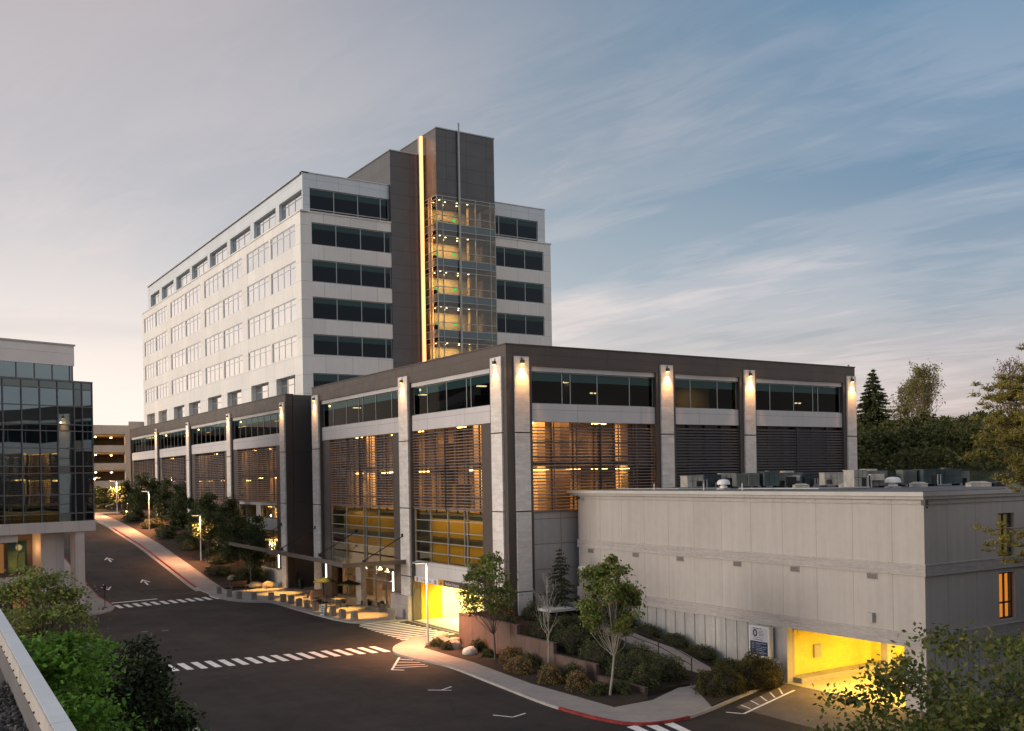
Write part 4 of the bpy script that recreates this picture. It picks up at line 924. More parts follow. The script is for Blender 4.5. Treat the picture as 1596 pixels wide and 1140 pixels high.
# flat slab canopy and handrail of the side door
sc = thing('door_canopy', 'flat pale concrete slab canopy on a thin post between the podium and the concrete building', 'canopy', (43, 60.5, 2.2))
MB().box(-2.3, 2.5, -1.4, 1.4, .52, .70).build('slab', mat('pale_slab', (.44, .45, .45), .8, .08, .6), sc); MB().box(-.2, -.08, -1.2, -1.08, -1, .52).build('post', black_m, sc)
hr = thing('handrail', 'black metal handrail following the concrete ramp beside the ribbed wall', 'handrail', (42.4, 46, 0))
pts = [(42.3, y, rampz(y)) for y in (46.1, 49.2, 52.5, 56, 59.5)]
for z in (.95, .5): MB().tube([(x-42.4, y-46, q+z) for x, y, q in pts], .025, 6).build('rail', black_m, hr)
for x, y, q in pts: MB().tube([(x-42.4, y-46, q-.2), (x-42.4, y-46, q+.98)], .035, 6).build('post', black_m, hr)
# ---------------------------------------------------------------- retaining wall
rw = thing('retaining_wall', 'stepped dark brown retaining wall descending along the sidewalk', 'wall', (36.6, 43.7, 0))
for i, (a, b, z) in enumerate(((57.03, 65.1, 2.42), (52.7, 57.03, 1.78), (48.2, 52.7, 1.08), (43.7, 48.2, .42))):
    q = MB().box(-.12, .12, a-43.7, b-43.7-.002, -.3, z); s_ = q.build('wall_segment', rust_wall, rw, org=(0, 0, 0)); MB().box(-.15, .15, a-43.72, b-43.7, z, z+.05).build('cap', rust_wall, s_)
q = MB().box(.125, 3.3, 21.2, 21.4, -.3, 2.42); q.build('wall_segment', rust_wall, rw)
# ---------------------------------------------------------------- glass office building at the left
OO = (18.0, 106.0, 0); hh = R(72.1)
Ub = Vector((-math.sin(hh), -math.cos(hh), 0)); Nb = Vector((math.sin(hh+math.pi/2), math.cos(hh+math.pi/2), 0))
Ob = thing('office_building', 'dark mirror-glass office block overhanging the street on pale columns', 'building', OO)
FO = lambda u, w, z: tuple(Ub*u+Nb*w+Vector((0, 0, z)))
FR = lambda u, w, z: tuple(-Nb*u-Ub*w+Vector((0, 0, z)))       # street side, u runs back
GL = lambda n: g_office
q = MB(); q.fb(FO, .05, 34, -30, -.12, 8.97, 22.62); q.build('inner_wall', int_dark, Ob)
q = MB(); q.fb(FO, 0.02, 34, -.1, -.04, 8.95, 22.6); q.build('glazing', g_office, Ob)
q = MB(); q.fb(FR, .12, 30, -.04, .0, 8.95, 22.6); q.build('glazing', g_office, Ob)
q = MB()
for z in (21.88, 20.18, 18.39, 17.76, 16.07, 14.32, 13.66, 11.59, 9.73): q.fb(FO, -.03, 34, -.03, .05, z-.05, z+.05)
us = [0.0, 1.04, 1.85]+[3.49+1.72*k for k in range(18)]
for u in us: q.fb(FO, u-.045, u+.045, -.03, .07, 8.95, 22.6)
q.fb(FO, -.05, 34, -.1, .09, 22.55, 22.72)
for z in (21.88, 20.18, 18.39, 16.07, 13.66, 11.59): q.fb(FR, 0, 30, -.02, .05, z-.05, z+.05)
for k in range(17): q.fb(FR, k*1.75, k*1.75+.09, -.02, .07, 8.95, 22.6)
q.build('curtain_wall', mat('office_mullion', (.13, .13, .135), .5), Ob)
q = MB()
for z0, z1 in ((21.93, 22.55), (17.81, 18.34), (13.71, 14.27), (9.0, 9.68)): q.fb(FO, 0, 34, -.038, -.03, z0, z1)
q.fb(FO, 1.04, 1.85, -.039, -.031, 9.0, 21.8)
q.build('spandrel_pane', glass('office_spandrel', .14, 2, (.006, .006, .007), gcol=(.6, .7, .75)), Ob)
q = MB(); q.fb(FO, -.12, 34, -30, .12, 7.92, 8.95); q.build('floor_beam', mat('office_panel', (.55, .51, .49), .7, .06, .4, grid=(2.1, 40, .02), joint=.6), Ob)
q = MB(); q.fb(FO, 1.0, 34, -30, -1.5, 24.35, 26.33); q.build('roof_band', mat('office_band', (.78, .73, .70), .7, .06, .4, grid=(40, 1.35, .02, 0, .1), joint=.6), Ob)
q = MB(); q.fb(FO, .9, 34, -30.1, -1.4, 26.33, 26.5); q.build('coping', alu, Ob)
q = MB(); q.fb(FO, 1.1, 34, -29.9, -1.62, 22.65, 24.35); q.build('glazing', g_office, Ob)
for u in [1.15]+[1.44+1.74*k for k in range(18)]: MB().fb(FO, u-.04, u+.04, -1.63, -1.55, 22.7, 24.35).build('mullion', mat('office_mullion', (.13, .13, .135), .5), Ob)
q = MB(); q.fb(FO, .96, 1.86, -1.2, -.1, 0, 7.92); q.build('column', mat('office_panel', (.40, .37, .36)), Ob)
for u in (9.2, 17.4, 25.6): MB().fb(FO, u, u+.9, -1.2, -.1, 0, 7.92).build('column', mat('office_panel', (.40, .37, .36)), Ob)
q = MB(); q.fb(FO, 1.9, 34, -4.2, -4.0, 0, 7.92); q.build('recessed_wall', mat('office_recess', (.10, .085, .08), .8), Ob)
q = MB(); q.fb(FO, 2.0, 4.3, -4.0, -2.2, 0, 7.9); q.build('stair_wall', mat('office_panel', (.40, .37, .36)), Ob)
q = MB(); q.fb(FO, 7.3, 34, -1.3, -.4, 7.2, 7.9); q.build('soffit_beam', mat('office_panel', (.40, .37, .36)), Ob)
q = MB(); q.fb(FO, 3.6, 34, -1.6, -1.4, 3.0, 3.85); q.fb(FO, 3.6, 34, -4, -1.6, 3.0, 3.3); q.build('balcony', mat('office_panel', (.40, .37, .36)), Ob)
for u0_, u1_, z0_, z1_, m_ in ((4.8, 6.8, 4.0, 7.2, 0), (7.0, 8.4, 4.0, 7.0, 1), (8.9, 10.6, 4.0, 7.0, 0), (11, 13, 4, 7, 1), (4.6, 6.4, .4, 2.8, 1), (7.4, 9.4, .4, 2.8, 0)):
    q = MB(); q.fb(FO, u0_, u1_, -4.0, -3.93, z0_, z1_); w = q.build('window', alu_d, Ob); q = MB(); q.fb(FO, u0_+.1, (u0_+u1_)/2-.05, -3.93, -3.91, z0_+.1, z1_-.1); q.fb(FO, (u0_+u1_)/2+.05, u1_-.1, -3.93, -3.91, z0_+.1, z1_-.1)
    q.build('pane', emis('office_lit_pane', (1, .42, .14), .16) if m_ else g_teal, w)
light('office_light', 'POINT', FO(5.2, -2.9, 6.4), 40, (1, .5, .18), Ob, shadow_soft_size=.3)
light('office_light', 'POINT', FO(9.4, -2.7, 6.4), 50, (1, .5, .18), Ob, shadow_soft_size=.3)
# ---------------------------------------------------------------- far parking garage
PG = thing('parking_garage', 'open concrete parking garage with lit decks at the top of the street', 'building', (30, 214, 0)); PGO = (30, 214, 0)
FP = rel(FY(214), PGO); pgm = mat('garage_concrete', (.52, .46, .42), .85, .1, .3, .05, grid=(8, 60, .03), joint=.6); pgd = mat('garage_inside', (.34, .27, .19), .9)
q = MB()
for z0, z1 in ((22.6, 24.4), (18.9, 20.3), (15.3, 16.7), (11.7, 13.1)): q.fb(FP, -12, 52, -.3, 0, z0, z1)
for u in (-11, -2, 7, 16, 25, 34, 42.9, 51.5): q.fb(FP, u-.4, u+.4, -.6, .05, 5, 24.3)
q.fb(FP, 43.3, 52, -.5, .08, 5, 25.2)
q.build('wall', pgm, PG)
q = MB()
for z in (8.0, 11.9, 15.5, 19.1, 22.8): q.fb(FP, -12, 52, -28, -.3, z-.35, z)
q.fb(FP, -12, 52, -28.3, -28, 7, 24); q.build('deck', pgd, PG)
for z in (11.4, 15.0, 18.6, 22.3):
    for u, w_ in ((37.5, -5), (41.3, -9), (33, -7)):
        MB().fb(FP, u, u+.3, w_, w_+.3, z-.2, z-.05).build('ceiling_light', emis('garage_sodium', (1, .62, .22), 22), PG)
    light('deck_light', 'AREA', rel(lambda a, b, c: (a, b, c), PGO)(38, 218, z-.3), 900, (1, .56, .2), PG, shape='RECTANGLE', size=14, size_y=8)
# ---------------------------------------------------------------- the roof the photo was taken from
OR = thing('rooftop_edge', 'metal-capped roof parapet with dark gravel ballast seen at the near corner', 'building', (0, 5, 0)); 
ex = lambda y: .92*1.0+.12+.0323*y
def strip(q, o0, o1, z0, z1, y0=-12, y1=22, m=0):
    P = [(ex(y0)+o0, y0-5), (ex(y0)+o1, y0-5), (ex(y1)+o1, y1-5), (ex(y1)+o0, y1-5)]; q.hexa([(x, y, z0) for x, y in P]+[(x, y, z1) for x, y in P], m)
q = MB(); yb = [-12, -6, 0, 3.2, 6.1, 9.1, 12.1, 15.1, 18.1, 22]
cop = None
for a, b in zip(yb[:-1], yb[1:]):
    q = MB(); strip(q, -.15, 0, 10.585, 10.60, a+.006, b-.006); strip(q, -.012, 0, 10.45, 10.585, a+.006, b-.006); q.build('coping', coping_m, OR)
    q = MB(); strip(q, -.165, -.152, 10.40, 10.585, a+.01, b-.01); fl = q.build('flashing', flash_m, OR)
    for k in range(6 if a > -1 else 0): y = a+.3+k*.5; MB().tube([(ex(y)-.180, y-5, 10.44), (ex(y)-.165, y-5, 10.44)], .012, 6).build('screw', alu_d, fl)

q = MB(); strip(q, -.15, -.02, 9.7, 10.58); q.build('parapet', dark_wallm, OR)
q = MB(); strip(q, -.17, -.151, 10.0, 10.40); q.build('membrane', dark_wallm, OR)
q = MB(); strip(q, -26, -.16, 9.7, 10.10); q.build('roof', dark_wallm, OR)
q = MB(); strip(q, -26, -.03, -.5, 9.7); q.build('wall', tan_m, OR)
# gravel ballast: real pebbles, denser near the parapet
rs_ = np.random.RandomState(4); NP = 9000
yy_ = rs_.uniform(2.5, 14, NP); xx_ = ex(yy_)-.19-np.abs(rs_.uniform(0, 1.0, NP))**1.0*1.6; 
base = np.array([(1, 0, 0), (-1, 0, 0), (0, 1, 0), (0, -1, 0), (0, 0, 1), (0, 0, -1)], float)*.5
base = np.array([(-.5, -.35, -.3), (.45, -.4, -.3), (.5, .4, -.25), (-.4, .42, -.3), (-.3, -.25, .3), (.32, -.2, .26), (.25, .3, .34), (-.28, .22, .25)])
fc = [(0, 3, 2, 1), (4, 5, 6, 7), (0, 1, 5, 4), (1, 2, 6, 5), (2, 3, 7, 6), (3, 0, 4, 7)]
sz = rs_.uniform(.03, .065, NP); th = rs_.uniform(0, 6.28, NP)
B = base[None]*sz[:, None, None]*rs_.uniform(.7, 1.3, (NP, 8, 1)); c_, s_ = np.cos(th), np.sin(th)
V = np.stack([B[..., 0]*c_[:, None]-B[..., 1]*s_[:, None]+xx_[:, None], B[..., 0]*s_[:, None]+B[..., 1]*c_[:, None]+yy_[:, None]-0, B[..., 2]+10.10+.012+rs_.uniform(0, .03, NP)[:, None]], -1).reshape(-1, 3)
me = bpy.data.meshes.new('gravel'); F_ = (np.array(fc)[None]+np.arange(NP)[:, None, None]*8).reshape(-1, 4)
me.from_pydata(V.tolist(), [], F_.tolist()); 
gm = leafmat('gravel_stone', [(.035, .034, .034), (.07, .066, .064), (.15, .14, .135), (.05, .048, .05)], 0, .8); me.materials.append(gm)
go = bpy.data.objects.new('gravel', me); COL.objects.link(go); tag(go, 'dark rounded gravel ballast on the near roof', 'gravel', kind='stuff')
# ---------------------------------------------------------------- rooftop plant
def louv(q, x0, x1, y, z0, z1, n=9):
    for k in range(n): q.box(x0, x1, y-.02, y, z0+(z1-z0)*(k+.2)/n, z0+(z1-z0)*(k+.75)/n)
def ac_unit(x, y, w, h, m, label, kind=0, rz=0, d=1.0, group='air handling units on the concrete roof'):
    t = thing('rooftop_unit', label, 'rooftop unit', (x, y, 11.475), group, rz)
    q = MB(); q.box(-w/2, w/2, -d/2, d/2, .12, h); q.box(-w/2-.03, w/2+.03, -d/2-.03, d/2+.03, h, h+.05); q.build('housing', m, t)
    q = MB(); q.box(-w/2+.08, -w/2+.16, -d/2, d/2, 0, .12); q.box(w/2-.16, w/2-.08, -d/2, d/2, 0, .12); q.build('skid', black_m, t)
    q = MB()
    for k in range(1, 3): q.box(-w/2+w*k/3-.01, -w/2+w*k/3+.01, -d/2-.008, -d/2, .15, h-.03)
    q.box(-w/2+.02, w/2-.02, -d/2-.009, -d/2, h*.62, h*.64); q.build('panel_seams', black_m, t)
    if kind in (0, 4): q = MB(); louv(q, -w*.42, -w*.1, -d/2-.012, .2, h*.55, 6); q.build('side_grille', black_m, t)
    if kind == 1:
        q = MB(); q.box(-w/2+.08, w/2-.08, -d/2-.015, -d/2, .2, h-.1); g_ = q.build('coil_panel', mat('coil_dark', (.045, .05, .04), .7), t); q = MB(); louv(q, -w/2+.08, w/2-.08, -d/2-.016, .2, h-.1, 10); q.build('fins', hvac_g, g_)
    if kind == 2:
        q = MB(); q.cyl(0, 0, h+.05, h+.16, min(w, d)*.36, 16); q.build('fan_shroud', alu_d, t)
        q = MB(); q.box(w/2, w/2+.7, -d*.3, d*.3, h*.45, h*.9); q.box(w/2+.5, w/2+.7, -d*.3, d*.3, .0, h*.45); q.build('duct', hvac_g, t)
    if kind == 3:
        q = MB(); q.box(w*.1, w/2-.05, -d/2-.02, -d/2, .16, h*.6); q.build('intake', black_m, t); q = MB(); q.tube([(w/2+.1, -d/2, .05), (w/2+.1, -d/2, h*.7), (w/2+.35, -d/2, h*.7), (w/2+.35, -d/2, .05)], .05, 8); q.build('pipe', alu, t)
    if kind == 4:
        q = MB(); q.box(-w*.25, w*.3, -d/2-.35, -d/2, h*.45, h*.85); q.box(-w*.35, w*.1, -d/2, d/2, h+.05, h+.18); q.build('hood', hvac_w, t)
    return t
U = [(50.3, 54.5, 1.27, .92, hvac_w, 'small white metal roof unit at the far end of the row', 3),
     (52.8, 55.3, 1.5, .98, hvac_t, 'dark teal roof unit behind the small white one', 3),
     (54.6, 55.3, 1.05, 1.05, hvac_w, 'pale box unit with a flat lid behind the first dome fan', 0),
     (53.3, 52.6, .86, 1.02, hvac_g, 'grey condenser with a dark fin panel beside the pale box unit', 1),
     (54.0, 52.1, .80, 1.04, hvac_g, 'grey condenser with an olive fin panel, right of its twin', 1),
     (55.0, 51.3, 1.1, 1.1, hvac_t, 'blue grey unit with a duct elbow right of the two condensers', 2),
     (57.0, 51.2, 1.6, 1.02, hvac_g, 'long grey air handler with pale hood near the stone column', 4),
     (58.1, 48.3, 1.35, .98, hvac_w, 'cream box unit behind the big flaking white one', 0),
     (57.3, 46.4, .6, .85, hvac_g, 'narrow green grey unit left of the flaking white one', 3),
     (51.3, 40.8, .95, 1.13, hvac_w, 'flaking white cube unit standing nearest the eave', 3),
     (55.6, 42.9, 1.7, 1.05, hvac_g, 'wide grey unit with an intake hood behind the flaking white cube', 4),
     (59.3, 42.9, .97, 1.08, hvac_g, 'grey condenser with a pale framed fin panel right of the second dome fan', 1),
     (60.3, 42.2, 1.1, 1.1, hvac_t, 'teal grey unit with scratched side right of the framed condenser', 3),
     (62.3, 42.0, 1.8, 1.08, hvac_t, 'long slate air handler with white lid at the near end of the row', 2)]
U += [(51.9, 54.6, .7, .6, hvac_t, 'low dark unit wedged between the small white and teal units', 3), (53.9, 54.0, .6, .7, black_m, 'small black box between the pale box unit and the condensers', 0), (56.3, 50.6, .7, .7, black_m, 'small black box under the duct elbow', 0), (58.0, 50.6, .8, .85, hvac_t, 'slate box at the right end of the far unit row', 3), (53.2, 41.8, .7, .75, black_m, 'black open-framed box beside the flaking white cube', 0), (57.6, 43.9, .9, 1.0, hvac_t, 'slate box behind the second dome fan', 0), (61.2, 42.9, .8, .9, black_m, 'black box between the teal unit and the long slate air handler', 0), (56.2, 45.2, .9, .9, hvac_g, 'grey box between the cream box and the flaking cube', 1)]
for x, y, w, h, m, lb, k in U: ac_unit(x, y, w, h, m, lb, k, rz=R(-12 if k == 3 else -28), d=1.0)
def dome(x, y, lb, s=1):
    t = thing('dome_fan', lb, 'roof fan', (x, y, 11.475), 'dome fans on the concrete roof')
    q = MB(); q.tube([(0, 0, 0), (0, 0, .22), (0, 0, .3), (0, 0, .34), (0, 0, .55), (0, 0, .66), (0, 0, .7)], [.26*s, .26*s, .16*s, .46*s, .42*s, .3*s, .05*s], 20); q.build('cap', white_m, t, smooth=False)
    q = MB(); q.box(-.33*s, .33*s, -.33*s, .33*s, 0, .1); q.build('curb', hvac_w, t); return t
dome(48.7, 49.6, 'white mushroom-shaped roof fan before the pale box unit'); dome(54.2, 40.2, 'white mushroom-shaped roof fan before the framed condenser', 1.1)
for x, y, w, m, lb in ((58.0, 36.8, 1.3, hvac_w, 'low cream skylight curb near the pine'), (52.5, 42.4, .8, hvac_w, 'low white roof curb right of the second dome fan'), (51.4, 45.2, .9, hvac_w, 'low white roof curb in the gap between the unit rows'), (58.8, 36.0, .6, black_m, 'small black round-topped roof vent beside the cream skylight'), (56.5, 40.0, .9, hvac_w, 'low white roof curb below the long slate air handler')):
    t = thing('roof_curb', lb, 'roof curb', (x, y, 11.475), 'low curbs on the concrete roof', R(-30)); q = MB(); q.box(-w/2, w/2, -.35, .35, 0, .22); q.build('curb_box', m, t)
    q = MB(); q.hexa([(-w/2-.04, -.39, .22), (w/2+.04, -.39, .22), (w/2+.04, .39, .22), (-w/2-.04, .39, .22), (-w/4, -.2, .34), (w/4, -.2, .34), (w/4, .2, .34), (-w/4, .2, .34)]); q.build('lid', m, t)
for i, (x, y, lb) in enumerate(((46.2, 53.9, 'thin white roof pipe before the small white unit'), (46.3, 49.0, 'thin white roof pipe right of the first dome fan'), (46.3, 45.5, 'thin white roof pipe at the end of the far unit row'))):
    q = MB().tube([(0, 0, 0), (0, 0, .45)], .03, 6); o = q.build('vent_pipe', white_m, None); o.location = (x, y, 11.475); tag(o, lb, 'vent pipe', 'thin vent pipes along the eave')
# ---------------------------------------------------------------- street furniture
def lamp(x, y, z, label, h=6.1, arm=1.1, on=True, rz=0, glow=120):
    t = thing('street_lamp', label, 'street lamp', (x, y, z), 'slim pole lamps along the street', rz)
    MB().tube([(0, 0, 0), (0, 0, h*.5), (0, 0, h)], [.085, .07, .055], 10).build('pole', white_m, t)
    MB().tube([(0, 0, -.1), (0, 0, .18)], [.2, .17], 12).build('base', kerb_m, t)
    q = MB(); q.box(-arm, .1, -.24, .24, h+.02, h+.12); q.tube([(0, 0, h), (-.2, 0, h+.06)], .04, 8); hd = q.build('lamp_head', alu, t)
    MB().box(-arm+.1, -.25, -.17, .17, h+.0, h+.018).build('lens', e_sod if on else white_m, hd)
    if on:
        light('lamp_light', 'SPOT', (-arm*.35, 0, h-.05), glow*20, (1, .42, .18), t, spot_size=R(140), spot_blend=.8, shadow_soft_size=.15)
        light('pole_glow', 'POINT', (-.28, 0, h-.35), min(glow, 160)*.12, (1, .8, .55), t, shadow_soft_size=.1)
    return t
lamp(34.33, 66.0, .16, 'slim white lamp post on the rocky corner bed before the podium garage', glow=330)
lamp(35.5, 132.2, gz(132)+.2, 'slim lamp post in the shrub bed nearest the bench', glow=260)
lamp(35.5, 161.5, gz(161)+.2, 'slim lamp post halfway up the uphill sidewalk', glow=420)
lamp(35.6, 186.8, gz(187)+.1, 'slim lamp post at the top of the uphill sidewalk', glow=500)
t = thing('parking_lamp', 'tall twin-headed lamp shining before the far parking garage', 'street lamp', (33.3, 196, gz(196)))
MB().tube([(0, 0, 0), (0, 0, 6.3)], [.1, .07], 10).build('pole', white_m, t); q = MB(); q.box(-1.2, -.3, -.2, .2, 6.3, 6.42); q.box(.3, 1.2, -.2, .2, 6.3, 6.42); q.tube([(-.4, 0, 6.33), (.4, 0, 6.33)], .05, 8); q.build('lamp_head', alu, t)
MB().tube([(0, 0, 6.0), (0, 0, 6.3)], [.28, .22], 12).build('lens', emis('lamp_far', (1, .72, .34), 14), t)
light('lamp_light', 'POINT', (0, -.5, 5.7), 900, (1, .66, .32), t, shadow_soft_size=.2)
for x, lb in ((31.9, 'left glowing globe lamp at the far garage entrance'), (34.5, 'right glowing globe lamp at the far garage entrance')):
    t = thing('globe_lamp', lb, 'globe lamp', (x, 203, gz(203)), 'globe lamps at the far garage'); MB().tube([(0, 0, 0), (0, 0, 2.6)], .05, 8).build('pole', black_m, t)
    q = MB(); q.tube([(0, 0, 2.6), (0, 0, 2.75), (0, 0, 3.0), (0, 0, 3.25), (0, 0, 3.4)], [.05, .3, .4, .3, .05], 14); q.build('globe', emis('globe_glow', (1, .74, .34), 10), t, smooth=True)
    light('globe_light', 'POINT', (0, -.7, 2.9), 260, (1, .62, .26), t, shadow_soft_size=.3)
BO = [(31.57, 110.95), (31.59, 107.1), (31.83, 104.47), (32.92, 102.81), (34.25, 101.25), (34.71, 98.86), (34.73, 96.63), (34.72, 94.38), (34.77, 92.29), (34.8, 90.16), (34.63, 87.69), (34.76, 85.76), (34.81, 83.63), (35.14, 81.77)]
ordn = ['first', 'second', 'third', 'fourth', 'fifth', 'sixth', 'seventh', 'eighth', 'ninth', 'tenth', 'eleventh', 'twelfth', 'thirteenth', 'last']
b0 = None
for i, (x, y) in enumerate(BO):
    lb = f'{ordn[i]} square concrete bollard of the plaza kerb, counted from the bench'
    if b0 is None:
        b0 = thing('bollard', lb, 'bollard', (x+.12, y, .13), 'square concrete bollards along the plaza kerb')
        q = MB(); q.hexa([(-.25, -.25, 0), (.25, -.25, 0), (.25, .25, 0), (-.25, .25, 0), (-.24, -.24, .72), (.24, -.24, .72), (.24, .24, .72), (-.24, .24, .72)]); q.build('shaft', brick_m, b0)
        q = MB(); q.hexa([(-.24, -.24, .722), (.24, -.24, .722), (.24, .24, .722), (-.24, .24, .722), (-.2, -.2, .78), (.2, -.2, .78), (.2, .2, .78), (-.2, .2, .78)]); q.build('cap', brick_m, b0)
    else: dup(b0, (x+.12, y, .13), R(random.Random(i).uniform(-8, 8)), lb)
t = thing('trash_can', 'round tan concrete litter bin with open top by the crosswalk and pier', 'litter bin', (38.0, 79.95, .13)); MB().cyl(0, 0, 0, .95, .30, 20).build('drum', brick_m, t); MB().tube([(0, 0, .95), (0, 0, 1.0)], [.33, .33], 20).build('rim', kerb_m, t)
t = thing('trash_can', 'black litter bin with domed lid beside the glazed entrance slot', 'litter bin', (40.6, 109.2, .13)); MB().cyl(0, 0, 0, .85, .27, 16).build('drum', black_m, t); MB().tube([(0, 0, .9), (0, 0, 1.1), (0, 0, 1.2)], [.29, .26, .1], 16).build('lid', black_m, t)
t = thing('planter', 'tall dark potted conifer beside the glazed entrance slot', 'potted plant', (40.5, 110.0, .13)); MB().tube([(0, 0, 0), (0, 0, .45)], [.22, .3], 14).build('pot', black_m, t)
PLANT = t
t = thing('sandwich_board', 'white folding sandwich board standing among the bollards', 'sandwich board', (34.35, 86.7, .13), rz=R(15))
bw = mat('board_white', (.55, .55, .52), .6, .1, 2); q = MB(); q.hexa([(-.22, -.3, 0), (-.19, -.3, 0), (-.19, .3, 0), (-.22, .3, 0), (-.02, -.3, 1.0), (.01, -.3, 1.0), (.01, .3, 1.0), (-.02, .3, 1.0)]); q.build('panel', bw, t)
q = MB(); q.hexa([(.22, -.3, 0), (.19, -.3, 0), (.19, .3, 0), (.22, .3, 0), (.03, -.3, 1.0), (.015, -.3, 1.0), (.015, .3, 1.0), (.03, .3, 1.0)]); q.build('panel', bw, t)
q = MB()
for a, b, c, d in ((-.2, -.05, .15, .35), (.02, .2, .12, .3), (-.2, .2, .42, .5), (-.18, .18, .6, .68), (-.12, .14, .75, .85)):
    q.hexa([(-.235+.2*c, a, c), (-.23+.2*c, a, c), (-.23+.2*c, b, c), (-.235+.2*c, b, c), (-.235+.2*d, a, d), (-.23+.2*d, a, d), (-.23+.2*d, b, d), (-.235+.2*d, b, d)])
q.build('lettering', black_m, t)
t = thing('bench', 'dark wooden bench before the boulders at the plaza edge', 'bench', (34.7, 113.3, .13), rz=R(8))
MB().box(-1.05, 1.05, -.3, .25, .40, .47).build('seat', wood_m, t); MB().box(-1.05, 1.05, .25, .32, .5, .95).build('backrest', wood_m, t)
for x in (-.9, .85): MB().box(x, x+.08, -.25, .3, 0, .95 if False else .40).build('leg', black_m, t)
t = thing('sign_post', 'dark stop sign seen edge-on on the corner island by the office column', 'sign', (18.9, 106.1, .12)); MB().tube([(0, 0, 0), (0, 0, 2.4)], .035, 8).build('pole', black_m, t); MB().tube([(0, 0, 0), (0, 0, .06)], .25, 12).build('base', black_m, t)
MB().tube([(-.01, .02, 2.05), (.01, -.0, 2.05)], .3, 8).build('plate', alu_d, t)
# cafe tables and chairs
table0 = None; chair0 = None
def table(x, y, lb, rz=0, s=1):
    global table0
    if table0 is None:
        table0 = thing('cafe_table', lb, 'table', (x, y, .13), 'cafe tables on the plaza', R(rz)); MB().box(-.55, .55, -.4, .4, .70, .74).build('tabletop', kerb_m, table0)
        for a in (-.48, .48):
            for b in (-.33, .33): MB().tube([(a, b, 0), (a, b, .7)], .02, 6).build('leg', alu, table0)
    else: dup(table0, (x, y, .13), R(rz), lb, s)
def chair(x, y, rz, lb, m=None):
    global chair0
    if chair0 is None or m:
        c = thing('cafe_chair', lb, 'chair', (x, y, .13), 'cafe chairs on the plaza', R(rz)); mm = m or black_m
        MB().box(-.22, .22, -.22, .22, .43, .46).build('seat', mm, c); q = MB(); q.hexa([(-.22, .2, .46), (.22, .2, .46), (.22, .23, .46), (-.22, .23, .46), (-.21, .27, .85), (.21, .27, .85), (.21, .30, .85), (-.21, .30, .85)]); q.build('backrest', mm, c)
        for a in (-.2, .2):
            for b in (-.2, .2): MB().tube([(a, b, 0), (a, b, .43)], .014, 6).build('leg', alu, c)
        if not m: chair0 = c
    else: dup(chair0, (x, y, .13), R(rz), lb)
table(36.2, 92.6, 'pale cafe table nearest the bollards under the canopy'); table(37.6, 91.2, 'long cafe table in the middle of the terrace', 90, 1.15); table(38.9, 93.4, 'cafe table close to the cafe glass behind the long one', 20); table(39.3, 88.4, 'cafe table right of the stone column', 90, .9); table(39.8, 86.0, 'small cafe table before the cafe door', 90, .8); table(37.3, 97.5, 'cafe table beside the orange seat', 0)
chair(36.0, 91.6, 0, 'black chair tucked under the table nearest the bollards'); chair(36.4, 93.6, 170, 'black chair on the far side of the table nearest the bollards')
chair(37.0, 90.2, -60, 'black chair at the near end of the long table'); chair(38.4, 91.6, 80, 'dark chair at the cafe side of the long table'); chair(38.1, 90.5, 110, 'dark chair at the near corner of the long table')
chair(38.5, 88.0, -90, 'chair on the street side of the table right of the column'); chair(40.1, 88.9, 90, 'chair on the cafe side of the table right of the column'); chair(39.3, 87.1, 10, 'chair between the two tables right of the column')
chair(39.2, 85.7, -80, 'chair on the street side of the small table by the door'); chair(40.4, 86.6, 120, 'chair on the door side of the small table'); chair(38.2, 94.1, -60, 'dark chair at the table near the cafe glass')
chair(36.6, 97.2, -90, 'black chair at the table beside the orange seat')
chair(38.6, 98.4, 60, 'orange plastic chair at the back of the terrace', orange_m); chair(38.0, 99.3, 20, 'second orange chair by the planter boxes of the terrace', orange_m)
def umbrella(x, y, lb, m, ang):
    t = thing('cafe_umbrella', lb, 'umbrella', (x, y, .13), 'folded-out cafe umbrellas', ang); MB().tube([(0, 0, 0), (0, 0, 2.55)], .03, 8).build('pole', alu, t); MB().cyl(0, 0, 0, .1, .28, 14).build('base', black_m, t)
    q = MB(); q.tube([(0, 0, 2.15), (0, 0, 2.18), (0, 0, 2.6)], [1.25, 1.27, .04], 8, cap=False); q.build('canopy', m, t)
gr_c = mat('green_canvas', (.005, .012, .007), .85); umbrella(37.9, 95.2, 'dark green cafe umbrella open over the middle tables', gr_c, 0); umbrella(38.7, 91.0, 'dark green cafe umbrella open nearer the stone column', gr_c, .3)
for x, y, lb in ((37.6, 96.2, 'brown planter box at the far side of the terrace'), (36.9, 95.2, 'brown planter box behind the first cafe table')):
    t = thing('planter_box', lb, 'planter', (x, y, .13), 'brown planter boxes on the terrace'); MB().box(-.45, .45, -.25, .25, 0, 1.3).build('box', tan_m, t)
def bolight(x, y, z, lb, e=None):
    t = thing('bollard_light', lb, 'bollard light', (x, y, z), 'short lit posts near the top of the sidewalk'); MB().tube([(0, 0, 0), (0, 0, .8)], .1, 10).build('post', mat('post_bronze', (.35, .2, .08), .6), t)
    MB().tube([(0, 0, .8), (0, 0, 1.0)], .1, 10).build('lens', e or e_warm, t); return t
bolight(36.6, 184, gz(184)+.1, 'short glowing post left of its twin near the upper apron'); bolight(37.3, 182.6, gz(183)+.1, 'short glowing post right of its twin near the upper apron')
bolight(37.6, 193, gz(193)+.9, 'short bright post behind the upper shrubs', e_yel); bolight(38.4, 192, gz(192)+.9, 'short bright post next to the podium end behind the upper shrubs', e_yel)
